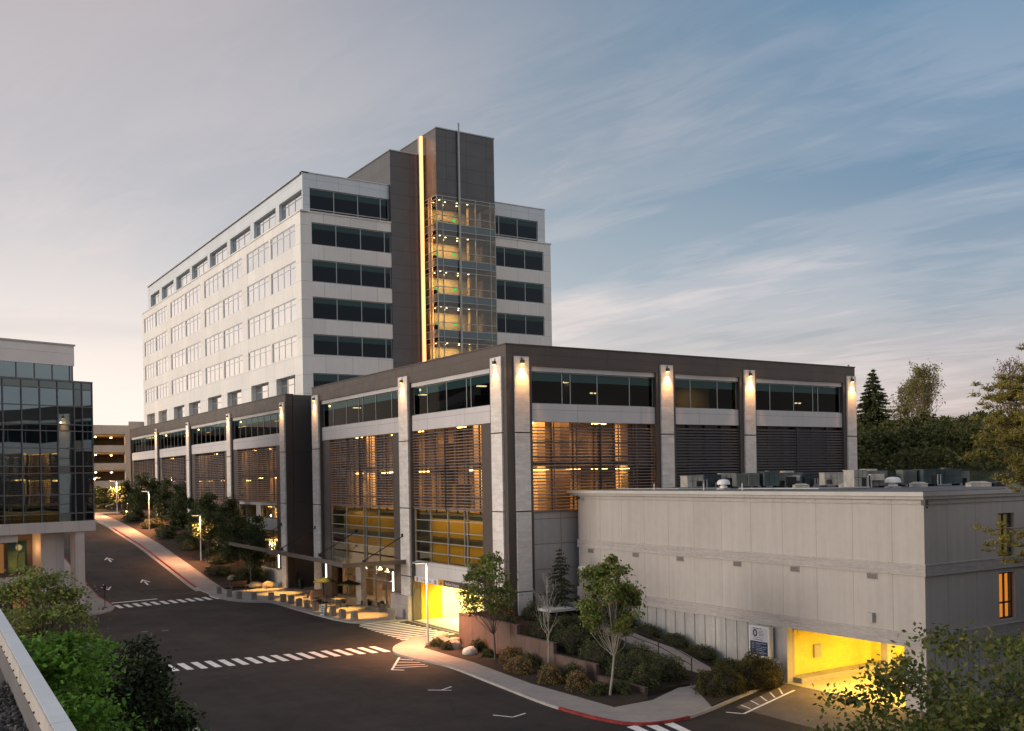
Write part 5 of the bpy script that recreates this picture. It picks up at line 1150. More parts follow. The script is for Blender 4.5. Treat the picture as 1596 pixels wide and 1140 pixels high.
# ---------------------------------------------------------------- parked vehicles behind the near tree and at the top of the hill
def car(x, y, z, rz, m, lb, glow=False):
    t = thing('parked_car', lb, 'car', (x, y, z), rz=R(rz)); q = MB()
    prof = [(-2.2, .35), (-2.25, .75), (-1.9, .92), (-1.35, 1.0), (-.8, 1.42), (.55, 1.45), (1.25, 1.0), (2.05, .85), (2.25, .6), (2.2, .32)]
    n = len(prof); 
    for sx in (-1, 1):
        pass
    L_ = [(px_, -.86, pz) for px_, pz in prof]; R_ = [(px_, .86, pz) for px_, pz in prof]
    L_ = [(a, b*(.82 if c > 1.1 else 1), c) for a, b, c in L_]; R_ = [(a, b*(.82 if c > 1.1 else 1), c) for a, b, c in R_]
    q.v = L_+R_; q.f = [tuple(range(n)), tuple(range(2*n-1, n-1, -1))]+[(k, (k+1) % n, n+(k+1) % n, n+k) for k in range(n)]; q.m = [0]*len(q.f)
    q.build('body', m, t)
    q = MB(); q.hexa([(-1.28, -.80, 1.02), (1.18, -.80, 1.02), (1.18, .80, 1.02), (-1.28, .80, 1.02), (-.78, -.72, 1.40), (.5, -.72, 1.40), (.5, .72, 1.40), (-.78, .72, 1.40)]); 
    q.build('window', glass('car_glass', .08, 2.5, (.01, .012, .014)), t)
    for a in (-1.35, 1.35):
        for b in (-.8, .8):
            w = MB().tube([(a, b-.1, .32), (a, b+.1, .32)], .32, 18).build('wheel', black_m, t); MB().tube([(a, b-.115, .32), (a, b+.115, .32)], .18, 12).build('rim', alu, w)
    for b in (-.6, .6): MB().box(2.2, 2.27, b-.18, b+.18, .6, .74).build('headlight', white_m, t); MB().box(-2.28, -2.2, b-.18, b+.18, .7, .82).build('tail_light', s_red, t)
    return t
paint_red = mat('car_paint_red', (.14, .012, .012), .35, .03, 1, spec=.6); paint_w = mat('car_paint_white', (.5, .5, .5), .3, .03, 1, spec=.6); paint_k = mat('car_paint_dark', (.03, .032, .04), .3, .03, 1, spec=.6)
car(31.4, 198.5, gz(198.5)+.01, 10, paint_w, 'white car passing before the far parking garage'); car(38.6, 201, gz(201)+.01, 175, paint_k, 'dark car parked by the far garage shrubs')
# ---------------------------------------------------------------- vegetation
def leaf_quads(C, size, rs, up=.35, aspect=.6, fold=0.0, d=None):
    n = len(C); nrm = rs.normal(size=(n, 3)); nrm[:, 2] += up*1.5; nrm /= np.linalg.norm(nrm, axis=1)[:, None]
    t = rs.normal(size=(n, 3)) if d is None else d+rs.normal(size=(n, 3))*.35
    t -= (t*nrm).sum(1)[:, None]*nrm; t /= np.linalg.norm(t, axis=1)[:, None]+1e-9
    b = np.cross(nrm, t); s = size*rs.uniform(.6, 1.35, n)[:, None]
    return np.stack([C-t*s*.5, C+b*s*.5*aspect, C+t*s*.5, C-b*s*.5*aspect], 1)
def leaf_mesh(name, Q, m, parent=None):
    V = Q.reshape(-1, 3); n = len(Q); me = bpy.data.meshes.new(name)
    me.vertices.add(len(V)); me.vertices.foreach_set('co', V.astype(np.float32).ravel())
    me.loops.add(4*n); me.loops.foreach_set('vertex_index', np.arange(4*n, dtype=np.int32))
    me.polygons.add(n); me.polygons.foreach_set('loop_start', np.arange(0, 4*n, 4, dtype=np.int32)); me.polygons.foreach_set('loop_total', np.full(n, 4, np.int32))
    me.update(calc_edges=True); me.materials.append(m); o = bpy.data.objects.new(name, me); COL.objects.link(o)
    if parent is not None: o.parent = parent
    return o
def bent(a, b, rs, k=4, amp=.12, sag=0.0):
    a, b = np.array(a, float), np.array(b, float); L_ = np.linalg.norm(b-a); out = []
    off = rs.normal(size=3)*amp*L_
    for i in range(k+1):
        t = i/k; out.append(tuple(a+(b-a)*t+off*math.sin(math.pi*t)*(1 if 0 < i < k else 0)+np.array([0, 0, sag*L_*math.sin(math.pi*t)])))
    return out
def tree(name, label, loc, h, rad, m, seed, cz=None, rz_=None, clumps=60, per=90, leaf=.14, tr=.12, barkm=None, group=None, cr=.55, off=(0, 0), shell=.55, up=.35, flat=.6, lower=.28, sparse=0, aspect=.6, cat='tree', limb=.03):
    rs = np.random.RandomState(seed); t = thing(name, label, cat, loc, group)
    cz = h*.62 if cz is None else cz; rz_ = (h-cz) if rz_ is None else rz_
    C = []
    while len(C) < clumps:
        v = rs.normal(size=3); v /= np.linalg.norm(v); r = rs.uniform(shell, 1)**.6
        if v[2] < -.75: continue
        p = np.array([off[0]+v[0]*rad*r, off[1]+v[1]*rad*r, cz+v[2]*rz_*r*(1 if v[2] > 0 else .85)])
        p[:2] *= (1-.15*max(0, v[2])); C.append(p)
    C = np.array(C)
    q = MB(); top = (off[0]*.5, off[1]*.5, cz+rz_*.35); tp = bent((0, 0, -.1), top, rs, 6, .03)
    q.tube(tp, [tr*(1-.75*i/6) for i in range(7)], 9)
    for c in C[:min(len(C), 70)]:
        i = rs.randint(2, 6); a = tp[i]; 
        if c[2] < a[2]: a = tp[max(1, i-2)]
        q.tube(bent(a, c, rs, 3, .1, .05), [tr*.35, tr*.22, limb*.6, limb*.3], 5)
    q.build('trunk', barkm or bark, t)
    pts = []
    for c in C:
        n = int(per*rs.uniform(.5, 1.4)); s_ = cr*rs.uniform(.6, 1.3)
        p = rs.normal(size=(n, 3))*np.array([s_, s_, s_*flat])*.55+c; pts.append(p)
    P_ = np.concatenate(pts)
    leaf_mesh('crown', leaf_quads(P_, leaf, rs, up, aspect), m, t); return t
def shrub(label, loc, rx, ry, h, m, seed, n=2200, leaf=.10, group=None, name='shrub', core=(.012, .014, .008)):
    rs = np.random.RandomState(seed); v = rs.normal(size=(n, 3)); v /= np.linalg.norm(v, axis=1)[:, None]; v[:, 2] = np.abs(v[:, 2])
    ph = rs.uniform(0, 6.28, 6); bump = 1+.13*np.sin(v[:, 0]*5+ph[0])*np.cos(v[:, 1]*6+ph[1])+.10*np.sin(v[:, 2]*9+v[:, 0]*7+ph[2])+.07*np.sin(v[:, 1]*15+ph[3])
    r = (rs.uniform(.60, 1.02, n)**.5)*bump; P_ = v*r[:, None]*np.array([rx, ry, h]); Q = leaf_quads(P_, leaf, rs, .3)
    o = leaf_mesh(name, Q, m); o.location = loc; tag(o, label, 'shrub', group)
    c = MB(); k = 10  # solid dark core, not twigs, added so the shrub is not see-through
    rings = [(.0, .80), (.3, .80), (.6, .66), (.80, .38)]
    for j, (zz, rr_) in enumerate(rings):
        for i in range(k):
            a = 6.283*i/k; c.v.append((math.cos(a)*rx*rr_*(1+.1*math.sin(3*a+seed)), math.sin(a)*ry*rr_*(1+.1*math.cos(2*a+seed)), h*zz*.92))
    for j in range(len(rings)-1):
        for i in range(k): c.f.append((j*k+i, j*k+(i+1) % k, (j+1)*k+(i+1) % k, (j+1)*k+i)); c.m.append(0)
    c.f.append(tuple(range(3*k, 4*k))); c.m.append(0); c.build('twigs', mat('shrub_dark_core', (.022, .018, .012), .95, .3, 4), o); return o
def spruce(label, loc, h, rad, m, seed, levels=22, per=9, leaf=.22, name='spruce_tree', tr=.14, cat='tree', group=None, dens=7):
    rs = np.random.RandomState(seed); t = thing(name, label, cat, loc, group); q = MB().tube([(0, 0, -.1), (0, 0, h*.5), (0, 0, h)], [tr, tr*.6, .01], 8); P_ = []; D = []
    for k in range(levels):
        f_ = (k+.5)/levels; z = h*(.06+.93*f_); r = rad*(1-f_)**.85*rs.uniform(.85, 1.1)+.06
        for j in range(per):
            a = rs.uniform(0, 6.283); rr_ = r*rs.uniform(.65, 1.12); e = np.array([math.cos(a)*rr_, math.sin(a)*rr_, -rr_*.22+rs.normal()*.05]); s0 = np.array([0, 0, z])
            if k % 2 == 0 and j < 5: q.tube([tuple(s0), tuple(s0+e)], [.02, .006], 4)
            n = max(4, int(dens*rr_/.25)); tt = rs.uniform(.12, 1, n)[:, None]; p = s0+e*tt+rs.normal(size=(n, 3))*np.array([.09, .09, .05])*(.5+rr_*.35); P_.append(p); D.append(np.repeat(e[None]/rr_, n, 0))
    P_ = np.concatenate(P_); D = np.concatenate(D); q.build('trunk', bark, t); leaf_mesh('crown', leaf_quads(P_, leaf, rs, .5, .32, d=D), m, t); return t
def twigs(q, p, d, L_, r, rs, depth, spread=.55, up=.25):
    p = np.array(p, float); d = d/np.linalg.norm(d); e = p+d*L_; mid = p+d*L_*.5+rs.normal(size=3)*L_*.04
    q.tube([tuple(p), tuple(mid), tuple(e)], [r, r*.85, r*.62], 5 if r > .02 else 4, cap=False)
    tips = []
    if depth == 0: return [e]
    for k in range(rs.randint(2, 4)):
        nd = d+rs.normal(size=3)*spread; nd[2] += up; st = p+(e-p)*rs.uniform(.45, 1) if k else e
        tips += twigs(q, st, nd, L_*rs.uniform(.6, .85), r*.58, rs, depth-1, spread, up)
    return tips
def bare(label, loc, h, seed, m, group=None, tr=.06, spread=.45, buds=None, budsz=.12, nb=6, limbs=14, depth=3):
    rs = np.random.RandomState(seed); t = thing('bare_tree', label, 'tree', loc, group); q = MB(); q.tube(bent((0, 0, -.1), (0, 0, h*.92), rs, 6, .02), [tr*(1-.85*i/6) for i in range(7)], 7); tips = []
    for k in range(limbs):
        z = h*(.28+.62*k/limbs); a = rs.uniform(0, 6.28); d = np.array([math.cos(a)*spread, math.sin(a)*spread, .9]); tips += twigs(q, (0, 0, z), d, h*.16*(1.25-k/limbs*.6), tr*.38, rs, depth, .33, .3)
    q.build('trunk', m, t)
    if buds is not None:
        T_ = np.array(tips); P_ = np.concatenate([T_+rs.normal(size=T_.shape)*.22 for _ in range(nb)]); leaf_mesh('crown', leaf_quads(P_, budsz, rs), buds, t)
    return t
L_maple = leafmat('maple_leaves', [(0.058, 0.12, 0.018), (0.119, 0.264, 0.031), (0.17, 0.323, 0.037), (0.093, 0.204, 0.031)])
L_olive = leafmat('olive_leaves', [(.08, .15, .03), (0.153, 0.204, 0.051), (0.221, 0.255, 0.06), (0.289, 0.255, 0.085), (0.136, 0.187, 0.051)])
L_dark = leafmat('dark_needles', [(.016, .030, .011), (.026, .042, .014), (.034, .042, .018), (.020, .030, .012)], .1)
L_street = leafmat('street_tree_leaves', [(0.085, 0.162, 0.034), (0.136, 0.212, 0.043), (0.204, 0.238, 0.051), (0.221, 0.145, 0.06), (0.093, 0.17, 0.037)])
L_shrub = leafmat('shrub_leaves', [(0.051, 0.071, 0.027), (0.076, 0.093, 0.034), (0.102, 0.111, 0.037), (0.048, 0.065, 0.027)], .15)
L_orange = leafmat('russet_shrub_leaves', [(0.272, 0.128, 0.051), (0.221, 0.145, 0.051), (0.17, 0.153, 0.051), (0.323, 0.17, 0.076)], .15)
L_far = leafmat('far_leaves', [(0.048, 0.068, 0.024), (0.076, 0.093, 0.031), (0.102, 0.111, 0.034), (0.06, 0.076, 0.027)], .15)
L_hill = leafmat('sun_tinted_hill_leaves', [(.08, .09, .028), (.12, .12, .035), (.15, .14, .045), (.06, .075, .022)])  # golden sunlight on the tree tops is put into this leaf colour
L_bud = leafmat('budding_leaves', [(.32, .26, .10), (.26, .24, .09), (.20, .20, .06)], .3)
L_pink = leafmat('pink_buds', [(.28, .17, .13), (.22, .15, .11)], .3)
L_pine = leafmat('sun_tinted_pine_needles', [(0.17, 0.162, 0.037), (0.272, 0.221, 0.048), (0.34, 0.255, 0.06), (0.102, 0.111, 0.034), (0.204, 0.17, 0.043)], .2)  # low golden sun is put into the needle colour itself
L_fore = leafmat('foreground_leaves', [(0.06, 0.093, 0.02), (0.093, 0.128, 0.027), (0.128, 0.145, 0.034), (0.17, 0.145, 0.043), (0.076, 0.111, 0.025)], .2)
# near trees at the left, below the parapet
tree('maple_tree', 'broad bright green maple just beyond the rooftop parapet', (2.6, 29.5, 0), 9.3, 3.3, L_maple, 1, cz=5.8, rz_=3.4, clumps=190, per=170, leaf=.17, tr=.2, cr=.62, flat=.42, up=.9, shell=.4)
tree('maple_tree', 'bright green maple in the bottom left corner in front of the bigger maple', (3.2, 21.5, 0), 6.2, 2.2, L_maple, 8, cz=3.9, rz_=2.3, clumps=90, per=150, leaf=.15, tr=.15, cr=.55, flat=.42, up=.9)
tree('young_tree', 'lighter olive green tree rising before the office building columns', (5.4, 44.0, 0), 9.4, 1.9, L_olive, 2, cz=7.0, rz_=2.3, clumps=75, per=120, leaf=.16, tr=.12, cr=.55, flat=.38, up=.8)
tree('shade_tree', 'dark green tree at the left edge below the office balcony', (1.6, 40, 0), 8.4, 2.4, L_maple, 12, cz=5.4, rz_=2.8, clumps=80, per=110, leaf=.17, tr=.14, cr=.6, flat=.45, up=.8)
tree('shade_tree', 'green tree between the olive tree and the near conifer', (6.2, 37.5, 0), 7.6, 2.1, L_maple, 13, cz=5.0, rz_=2.3, clumps=80, per=120, leaf=.16, tr=.12, cr=.55, flat=.42, up=.8)
tree('evergreen_tree', 'dark almost black bushy evergreen between the maples and the road', (6.6, 32.8, 0), 7.9, 1.7, L_dark, 3, cz=4.6, rz_=3.1, clumps=150, per=170, leaf=.15, tr=.14, cr=.42, shell=.3, up=.5, flat=.8)
tree('young_tree', 'small bright green tree right of the dark conifer beside the road', (7.9, 35.0, 0), 5.3, 1.35, L_maple, 4, cz=3.1, rz_=2.1, clumps=70, per=170, leaf=.14, tr=.07, cr=.45, up=.7)
shrub('low green hedge mass at the foot of the near maples', (5.2, 26.5, 0), 3.0, 3.0, 2.2, leafmat('hedge_leaves', [(0.051, 0.119, 0.02), (0.085, 0.17, 0.031), (0.051, 0.102, 0.02)]), 6, n=6000, leaf=.13)
# street trees on the corner bed
tree('street_tree', 'young street tree in leaf before the lit garage mouth', (35.24, 57.89, .15), 7.2, 1.75, L_street, 21, cz=4.75, rz_=2.5, clumps=66, per=80, leaf=.20, tr=.075, cr=.42, off=(-.45, .35), shell=.5)
tree('street_tree', 'young street tree in leaf before the ribbed basement wall', (34.64, 44.54, .15), 8.0, 1.7, L_street, 22, cz=5.1, rz_=2.9, clumps=95, per=120, leaf=.19, tr=.075, cr=.42, barkm=bark_p, off=(.05, .1), shell=.35)
bare('leafless pale slender tree between the two leafy street trees', (35.97, 52.58, .15), 6.0, 23, bark_p, tr=.07, limbs=13, depth=2)
spruce('small dark spruce in the corner between podium and concrete building', (42.9, 60.9, 2.0), 5.2, 1.9, L_dark, 24, levels=18, per=10, leaf=.2)
# shrubs of the corner beds
S = [('low dark shrub beside the base of the corner lamp post', 34.6, 65.1, .5, .5, .6, L_shrub), ('dark shrub in front of the first boulders', 34.6, 63.4, .6, .5, .6, L_shrub), ('dark round shrub at the brown wall behind the white boulder', 35.9, 61.4, .6, .6, .9, L_shrub),
     ('green shrub at the foot of the first street tree', 35.5, 59.2, .5, .6, .5, L_shrub), ('long russet shrub against the tallest wall step', 35.9, 57.0, .55, 1.0, .9, L_orange), ('low dark shrub left of the bare tree under the wall', 36.0, 54.8, .5, 1.0, .8, L_shrub),
     ('large rounded russet shrub at the sidewalk edge before the bare tree', 34.2, 53.3, .75, 1.2, .95, L_orange), ('green shrub at the foot of the bare tree', 35.4, 52.0, .5, .6, .6, L_shrub),
     ('round russet shrub at the sidewalk edge right of the bare tree', 33.9, 49.4, .75, .85, 1.1, L_orange), ('dark green shrub behind the round russet one', 35.3, 49.0, .7, .8, 1.1, L_shrub),
     ('russet and green shrub left of the second street tree', 34.2, 46.9, .8, .8, 1.05, L_orange), ('low green shrub around the second street tree trunk', 34.4, 45.2, .9, .6, .6, L_shrub), ('green shrub at the end of the brown wall', 35.6, 44.8, .5, .8, .7, L_shrub),
     ('yellow russet shrub at the podium corner column', 38.6, 62.2, .9, .9, 1.5, L_orange), ('dark shrub behind the garage edge of the brown wall', 37.6, 60.2, .7, 1.0, 1.0, L_shrub), ('dark shrub at the podium wall near the small spruce', 40.6, 61.2, .9, .8, 1.4, L_shrub)]
for i, (lb, x, y, a, b, h, m) in enumerate(S): shrub(lb, (x, y, .14 if x < 36.5 else bedz(y)-.1), a, b, h, m, 40+i, n=int(1500*(a+b)), leaf=.09)
D_ = [('dark evergreen shrub of the upper bed next to the bare tree', 38.4, 56.2, 1.3, 1.5, 1.6), ('dark evergreen shrub of the upper bed behind the second wall step', 38.3, 53.4, 1.3, 1.6, 1.5), ('dark evergreen shrub of the upper bed near the slab canopy', 40.8, 56.8, 1.2, 1.5, 1.2),
      ('dark evergreen shrub of the upper bed behind the third wall step', 38.4, 50.4, 1.4, 1.6, 1.5), ('dark evergreen shrub of the upper bed beside the ramp rail', 41.0, 53.2, 1.1, 1.6, 1.1), ('broad dark shrub of the upper bed left of the ramp foot', 40.7, 49.6, 1.3, 1.8, 1.2),
      ('dark shrub behind the second street tree at the low wall end', 38.1, 47.2, 1.4, 1.6, 1.5), ('large dark shrub at the corner where path and bed meet', 39.8, 45.8, 1.5, 1.5, 1.5), ('dark clipped shrub nearest the end of the brown wall', 37.6, 44.9, .8, 1.0, 1.3)]
for i, (lb, x, y, a, b, h) in enumerate(D_): shrub(lb, (x, y, bedz(y)-.1), a, b, h, L_shrub, 70+i, n=3600, leaf=.10, group='dark shrubs filling the upper bed')
shrub('big round olive shrub beside the garage sign', (43.1, 41.6, .15), 1.9, 1.35, 1.75, leafmat('olive_shrub', [(.055, .06, .018), (.08, .08, .022), (.10, .085, .028), (.05, .055, .018)]), 90, n=8500, leaf=.10)
shrub('round olive shrub at the sidewalk end of the driveway bed', (40.2, 41.5, .15), 1.5, 1.3, 1.45, leafmat('olive_shrub', [(.055, .06, .018)]), 91, n=6500, leaf=.10)
for i, y in enumerate((45.5, 48.0, 50.6, 53.3, 56.0, 58.6)): shrub(f'low hedge clump along the ribbed wall, {ordn[i]} from the ramp foot', (44.9, y, rampz(y)), .6, 1.4, .75, L_shrub, 95+i, n=1900, leaf=.09, group='hedge clumps along the ribbed wall')
# boulders
def boulder(label, x, y, z, a, b, h, seed, m=None):
    rs = np.random.RandomState(seed); import bmesh
    bm = bmesh.new(); bmesh.ops.create_icosphere(bm, subdivisions=3, radius=1)
    k = rs.normal(size=(7, 3)); k /= np.linalg.norm(k, axis=1)[:, None]; cut = rs.uniform(.55, .85, 7)
    for v in bm.verts:
        p = np.array(v.co)
        for kk, c in zip(k, cut):
            d = p@kk
            if d > c: p = p-kk*(d-c)*.85
        p *= 1+.04*math.sin(9*p[0]+seed)*math.cos(8*p[1]); v.co = (p[0]*a, p[1]*b, p[2]*h)
    me = bpy.data.meshes.new('boulder'); bm.to_mesh(me); bm.free(); me.materials.append(m or rock_m)
    o = bpy.data.objects.new('boulder', me); COL.objects.link(o); o.location = (x, y, z); o.rotation_euler = (0, 0, seed); tag(o, label, 'boulder', 'boulders in the planting beds'); return o
boulder('tan boulder leaning at the corner of the garage opening', 36.2, 67.4, .35, .8, .6, .5, 1); boulder('long tan boulder behind the corner lamp post', 35.7, 66.0, .3, .85, .45, .4, 2)
boulder('tan rounded boulder left of the white one', 35.1, 63.3, .3, .6, .5, .5, 3); boulder('whitish angular boulder nearest the first street tree', 35.0, 60.9, .25, .65, .55, .45, 4, mat('pale_boulder', (.5, .48, .46), .9, .2, 1.5, .15, .8, 6))
boulder('tan boulder right below the end of the brown wall', 36.0, 65.0, .4, .5, .5, .45, 5)
boulder('flat pale boulder right of the bench', 37.1, 114.6, .35, .9, .6, .45, 6); boulder('large flat boulder nearest the first wing column', 38.1, 113.1, .35, 1.1, .7, .55, 7); boulder('pale boulder behind the bench', 36.6, 117.5, .9, .7, .5, .5, 8); boulder('small pale boulder on top of the rock pile behind the bench', 37.4, 119.6, 1.3, .6, .5, .5, 9); boulder('grey boulder left in the rock pile behind the bench', 35.9, 119.5, .9, .9, .5, .45, 10)
# trees and shrubs of the uphill bed
for i, (y, top, w, lb) in enumerate(((188, 13.0, 2.4, 'dark street tree farthest up the hill'), (178.5, 11.3, 1.7, 'narrow dark tree next to the farthest one up the hill'), (169.5, 14.3, 2.8, 'tallest dark tree of the uphill bed'), (157.5, 13.2, 2.5, 'broad dark tree right of the tallest uphill one'), (147, 11.0, 2.1, 'dark tree midway along the uphill bed'),
        (139.5, 10.4, 1.8, 'dark tree above the second uphill lamp'), (133.2, 10.9, 1.9, 'dark tree right behind the bench lamp'), (127.5, 10.9, 1.9, 'dark tree left of the lit lower windows'), (120.8, 8.9, 1.7, 'dark tree before the lit lower windows'), (116.8, 8.6, 1.3, 'slender dark tree touching the canopy tip'))):
    x = 37.2; z = gz(y)+.6; tree('street_tree', lb, (x+(.5 if i % 2 else -.3), y, z), top-z+.2, w, leafmat('uphill_leaves', [(0.034, 0.058, 0.02), (0.054, 0.082, 0.027), (0.076, 0.093, 0.034), (0.041, 0.061, 0.024)], .2), 110+i, clumps=80, per=110, leaf=.27, tr=.09, cr=.6, group='dark trees of the uphill bed', shell=.25, cz=(top-z)*.52, rz_=(top-z)*.48)
rs_ = random.Random(9)
UL = ['near the bench', 'behind the bench lamp', 'below the first dark trees', 'under the lit lower windows', 'midway up the bed', 'beside the sidewalk midway', 'above the middle of the slope', 'below the tallest tree', 'near the second uphill lamp', 'behind the second uphill lamp', 'near the top of the bed', 'at the very top of the bed']
for i, u in enumerate(UL):
    y = 118+i*5.6; shrub(f'low dark shrub of the uphill bed {u}', (rs_.uniform(35.3, 38.6), y, gz(y)+.5), rs_.uniform(1.2, 1.8), rs_.uniform(1.8, 2.8), rs_.uniform(.8, 1.4), L_shrub, 130+i, n=2400, leaf=.16, group='low shrubs of the uphill bed')
shrub('large rounded dark shrub behind the bench under the lit lower window', (38.0, 117.4, .6), 1.3, 2.0, 1.9, L_shrub, 150, n=4200, leaf=.14)
bare('thin multi-stem bare tree by the bench', (36.9, 115.8, .2), 4.2, 151, bark_p, tr=.04, limbs=9, depth=2)
tree('street_tree', 'small tree lit by the far garage lamps', (34.5, 200, gz(200)), 4.6, 1.6, L_far, 152, clumps=40, per=60, leaf=.25, tr=.08)
for i, x in enumerate((28, 31, 34, 37, 40)): shrub(f'low shrub before the far garage, {ordn[i]} from the left', (x, 205, gz(205)), 1.8, 1.0, 1.1, L_far, 155+i, n=900, leaf=.22, group='shrubs before the far garage')
# needles of the potted conifer
rs2 = np.random.RandomState(7); PP = rs2.normal(size=(900, 3)); PP /= np.linalg.norm(PP, axis=1)[:, None]; zz = rs2.uniform(0, 1, 900); PP = PP*np.array([.34, .34, .1])*(1-zz[:, None]*.8); PP[:, 2] += .45+zz*1.5; leaf_mesh('foliage', leaf_quads(PP, .12, rs2, .3, .4), L_dark, PLANT)
# trees on the rise behind
def bgtree(px_, py_, lb, h, rad, m, seed, **k): 
    return tree('hill_tree', lb, (px_, py_, terr(px_, py_)), h, rad, m, seed, group='trees on the rise behind', **k)
spruce('tall dark spruce directly behind the right end of the podium', (116, 89, terr(116, 89)), 13.2, 5.2, L_far, 200, levels=26, per=13, leaf=.55, tr=.3, dens=9)
bare('budding yellow-tipped tree behind the podium roof units', (113, 79, terr(113, 79)), 11.2, 201, bark_g, tr=.2, buds=L_bud, budsz=.26, nb=5, limbs=44, depth=3)
bare('second budding tree beside the yellow-tipped one, shorter', (116, 83.5, terr(116, 83)), 9.5, 202, bark_g, tr=.18, buds=L_bud, budsz=.26, nb=5, limbs=34, depth=3)
bare('tall pinkish bare tree left of the pine', (124, 69, terr(124, 69)), 15.5, 203, bark_g, tr=.2, buds=L_pink, budsz=.24, nb=4, limbs=36, depth=3)
bare('spreading bare tree between the budding trees and the pine', (118, 70.5, terr(118, 70)), 11, 204, bark_g, tr=.18, buds=L_pink, budsz=.22, nb=3, limbs=30, depth=3)
BT_ = [(106, 86, 5.5, 4.2, 'dark leafy tree low behind the podium end'), (108, 80, 5.2, 4.2, 'dark leafy tree left of the budding trees'), (110, 76.5, 5.8, 4.4, 'green leafy tree under the budding trees'), (108, 72, 5.0, 3.8, 'green leafy tree right of the budding trees'), (122, 76, 6.2, 4.2, 'rounded green tree farther back on the rise'), (126, 71, 6.0, 4.4, 'rounded green tree behind the bare trees'), (120, 64, 6.4, 4.0, 'dark leafy tree behind the pine'), (130, 82, 6.8, 4.6, 'green tree at the back of the rise'), (104, 92, 6.5, 4.2, 'dark leafy tree hidden by the podium corner')]
for i, (x, y, h, r_, lb) in enumerate(BT_): bgtree(x, y, lb, h, r_, L_hill, 210+i, clumps=70, per=80, leaf=.42, tr=.2, cr=1.0, cz=h*.52, rz_=h*.5)
w = thing('hill_wall', 'long dark wall partway up the rise behind the trees', 'wall', (112, 66, terr(112, 66))); MB().box(-3, 24, -.3, 0, -2, 3.2).build('wall_panel', mat('hill_wall_brown', (.075, .055, .045), .9), w, smooth=False); MB().box(-3.1, 24.1, -.4, .05, 3.2, 3.4).build('cap', mat('hill_wall_cap', (.15, .13, .12), .9), w)
# large pine at the right edge
def pine(label, loc, h, seed, m, boughs, tr=.3):
    rs = np.random.RandomState(seed); t = thing('pine_tree', label, 'tree', loc); q = MB(); q.tube(bent((0, 0, -.2), (0, 0, h), rs, 6, .015), [tr*(1-.7*i/6) for i in range(7)], 10); P_ = []; D = []
    for (z, L_, n) in boughs:
        for j in range(n):
            a = rs.uniform(0, 6.283); e = np.array([math.cos(a)*L_*rs.uniform(.7, 1.1), math.sin(a)*L_*rs.uniform(.7, 1.1), rs.uniform(-.3, .9)]); s0 = np.array([0, 0, z+rs.uniform(-.4, .4)]); q.tube(bent(s0, s0+e, rs, 3, .08), [.07, .05, .035, .015], 5)
            for k in range(max(5, int(L_*3.4))):
                tt = rs.uniform(.30, 1.04); c = s0+e*tt+rs.normal(size=3)*np.array([.32, .32, .16]); nn = 80; dd = rs.normal(size=(nn, 3)); dd[:, 2] = np.abs(dd[:, 2])*.8; dd /= np.linalg.norm(dd, axis=1)[:, None]; P_.append(c+dd*rs.uniform(.04, .30, (nn, 1))); D.append(dd)
    q.build('trunk', bark, t); leaf_mesh('crown', leaf_quads(np.concatenate(P_), .17, rs, 0, .22, d=np.concatenate(D)), m, t); return t
pine('large golden-lit pine at the right edge of the view', (45.3, 24.9, 0), 19, 301, L_pine, [(17.6, 1.8, 9), (16.6, 2.5, 13), (15.7, 3.0, 15), (14.8, 3.4, 17), (13.9, 3.6, 17), (13.0, 3.9, 17), (12.2, 3.2, 8), (9.6, 3.2, 5), (7.8, 3.4, 5)])
# near tree at the lower right
tree('near_tree', 'large leafy tree in the lower right foreground before the lit garage', (18.6, 11.6, 0), 9.8, 4.9, L_fore, 302, cz=6.0, rz_=3.5, clumps=560, per=80, leaf=.135, tr=.16, cr=.42, shell=.25, flat=.6, off=(.9, -.5), limb=.025, aspect=.55)
# dark red cars parked under the trees by the concrete building
car(52.5, 28.0, .01, 5, paint_red, 'dark red car parked behind the near tree beside the concrete building'); car(49.5, 24.5, .01, 5, mat('car_paint_maroon', (.10, .01, .012), .35, .03, 1, spec=.6), 'maroon car parked nearer the pine')
q = MB().tube([(0, 0, 0), (0, 0, .02), (0, 0, .12), (.0, .1, .2), (0, .22, .14)], [.01, .03, .06, .05, .01], 6); o = q.build('bird', black_m, None); o.location = (79.0, 63.3, 22.6); tag(o, 'tiny dark bird perched on the far podium corner', 'bird')
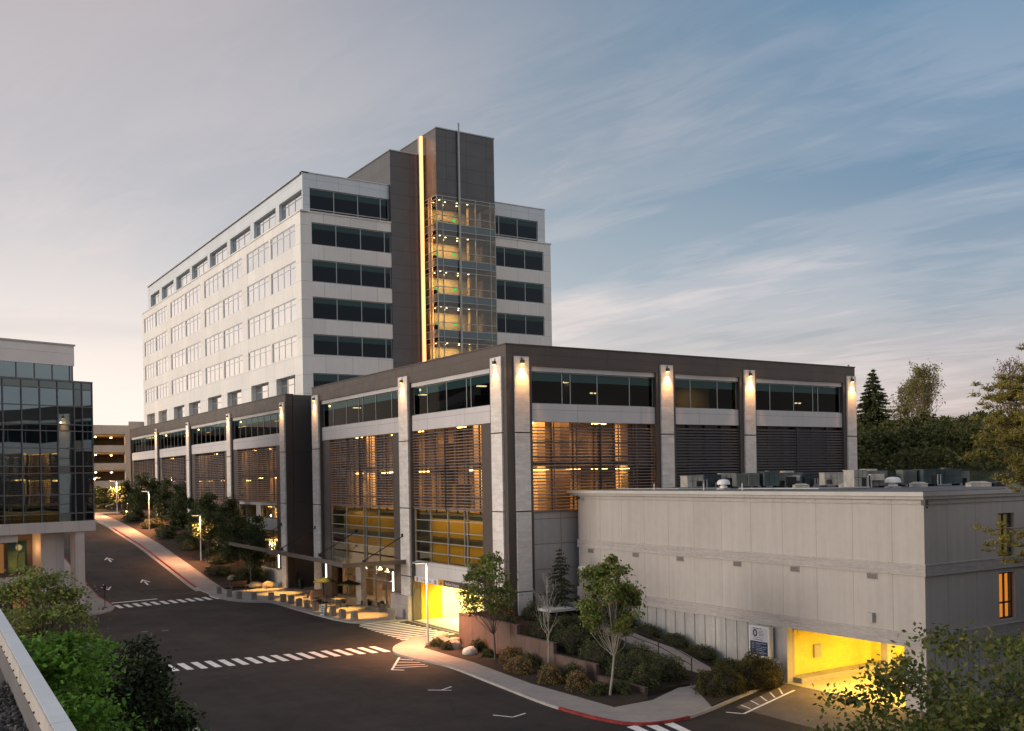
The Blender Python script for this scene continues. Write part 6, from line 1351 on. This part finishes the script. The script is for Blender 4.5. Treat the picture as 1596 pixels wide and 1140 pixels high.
# unseen trees right of the view, added to shade the short concrete wall; then the wooded rise
for i, (x, y, h, r_, lb) in enumerate(((50.0, 19.5, 13, 4.5, 'unseen big dark leafy tree right of the pine, added to shade the short concrete wall'), (57.5, 25.0, 12, 4.0, 'unseen dark leafy tree added to shade the far end of the short concrete wall'), (46, 12, 12, 4.2, 'unseen dark leafy tree added nearest the viewer right of the driveway'))):
    tree('shade_tree', lb, (x, y, 0), h, r_, L_far, 320+i, clumps=110, per=70, leaf=.4, tr=.22, cr=1.0, cz=h*.58, rz_=h*.42)
for i, (x, y) in enumerate(((100, 77), (101, 83), (102, 71), (103, 66), (104, 61), (109, 67), (112, 73), (114, 63), (118, 80), (126, 88), (134, 76), (138, 68), (112, 96), (122, 96), (132, 58))):
    h = 3.6+(i*37 % 10)*.2; bgtree(x, y, f'low dark thicket tree of the wooded rise, {["in front", "second", "third", "fourth", "fifth", "sixth", "seventh", "eighth", "ninth", "tenth", "eleventh", "twelfth", "thirteenth", "fourteenth", "fifteenth"][i]} counted from the roof units', h, 3.6, L_hill if i % 2 else L_far, 340+i, clumps=60, per=80, leaf=.42, tr=.15, cr=1.1, cz=h*.42, rz_=h*.55)

rs3 = np.random.RandomState(77); n3 = 26000; X3 = rs3.uniform(92, 122, n3); Y3 = rs3.uniform(50, 100, n3)
Z3 = np.array([terr(a, b) for a, b in zip(X3, Y3)])+rs3.uniform(0, 1, n3)**1.3*(1.5+.8*np.sin(X3*.9)*np.cos(Y3*.7))
o = leaf_mesh('undergrowth', leaf_quads(np.stack([X3, Y3, Z3], 1), .5, rs3, .3), L_hill); tag(o, 'dark tangled undergrowth along the crest of the rise', 'undergrowth', kind='stuff')

for i, (pts_, lb) in enumerate((([(46.6, 58.5, 0), (46.8, 52, 0), (49.0, 50, 0)], 'thin grey conduit running along the eave left of the dome fan'), ([(48.0, 47.5, 0), (48.2, 41, 0), (51.0, 39.5, 0)], 'thin grey conduit running along the eave before the flaking white cube'))):
    o = MB().tube([(x-pts_[0][0], y-pts_[0][1], .08) for x, y, z in pts_], .05, 6).build('roof_conduit', alu); o.location = (pts_[0][0], pts_[0][1], 11.475); tag(o, lb, 'conduit', 'conduits on the concrete roof')

for i, (x, y) in enumerate(((18.7, 87.6), (20.3, 87.2))):
    o = MB().tube([(0, 0, 0), (0, 0, .012)], .33, 20).build('utility_cover', alu_d); o.location = (x, y, .003); tag(o, ['round utility cover in the road, left of its twin', 'round utility cover in the road, right of its twin'][i], 'utility cover', 'utility covers in the road')
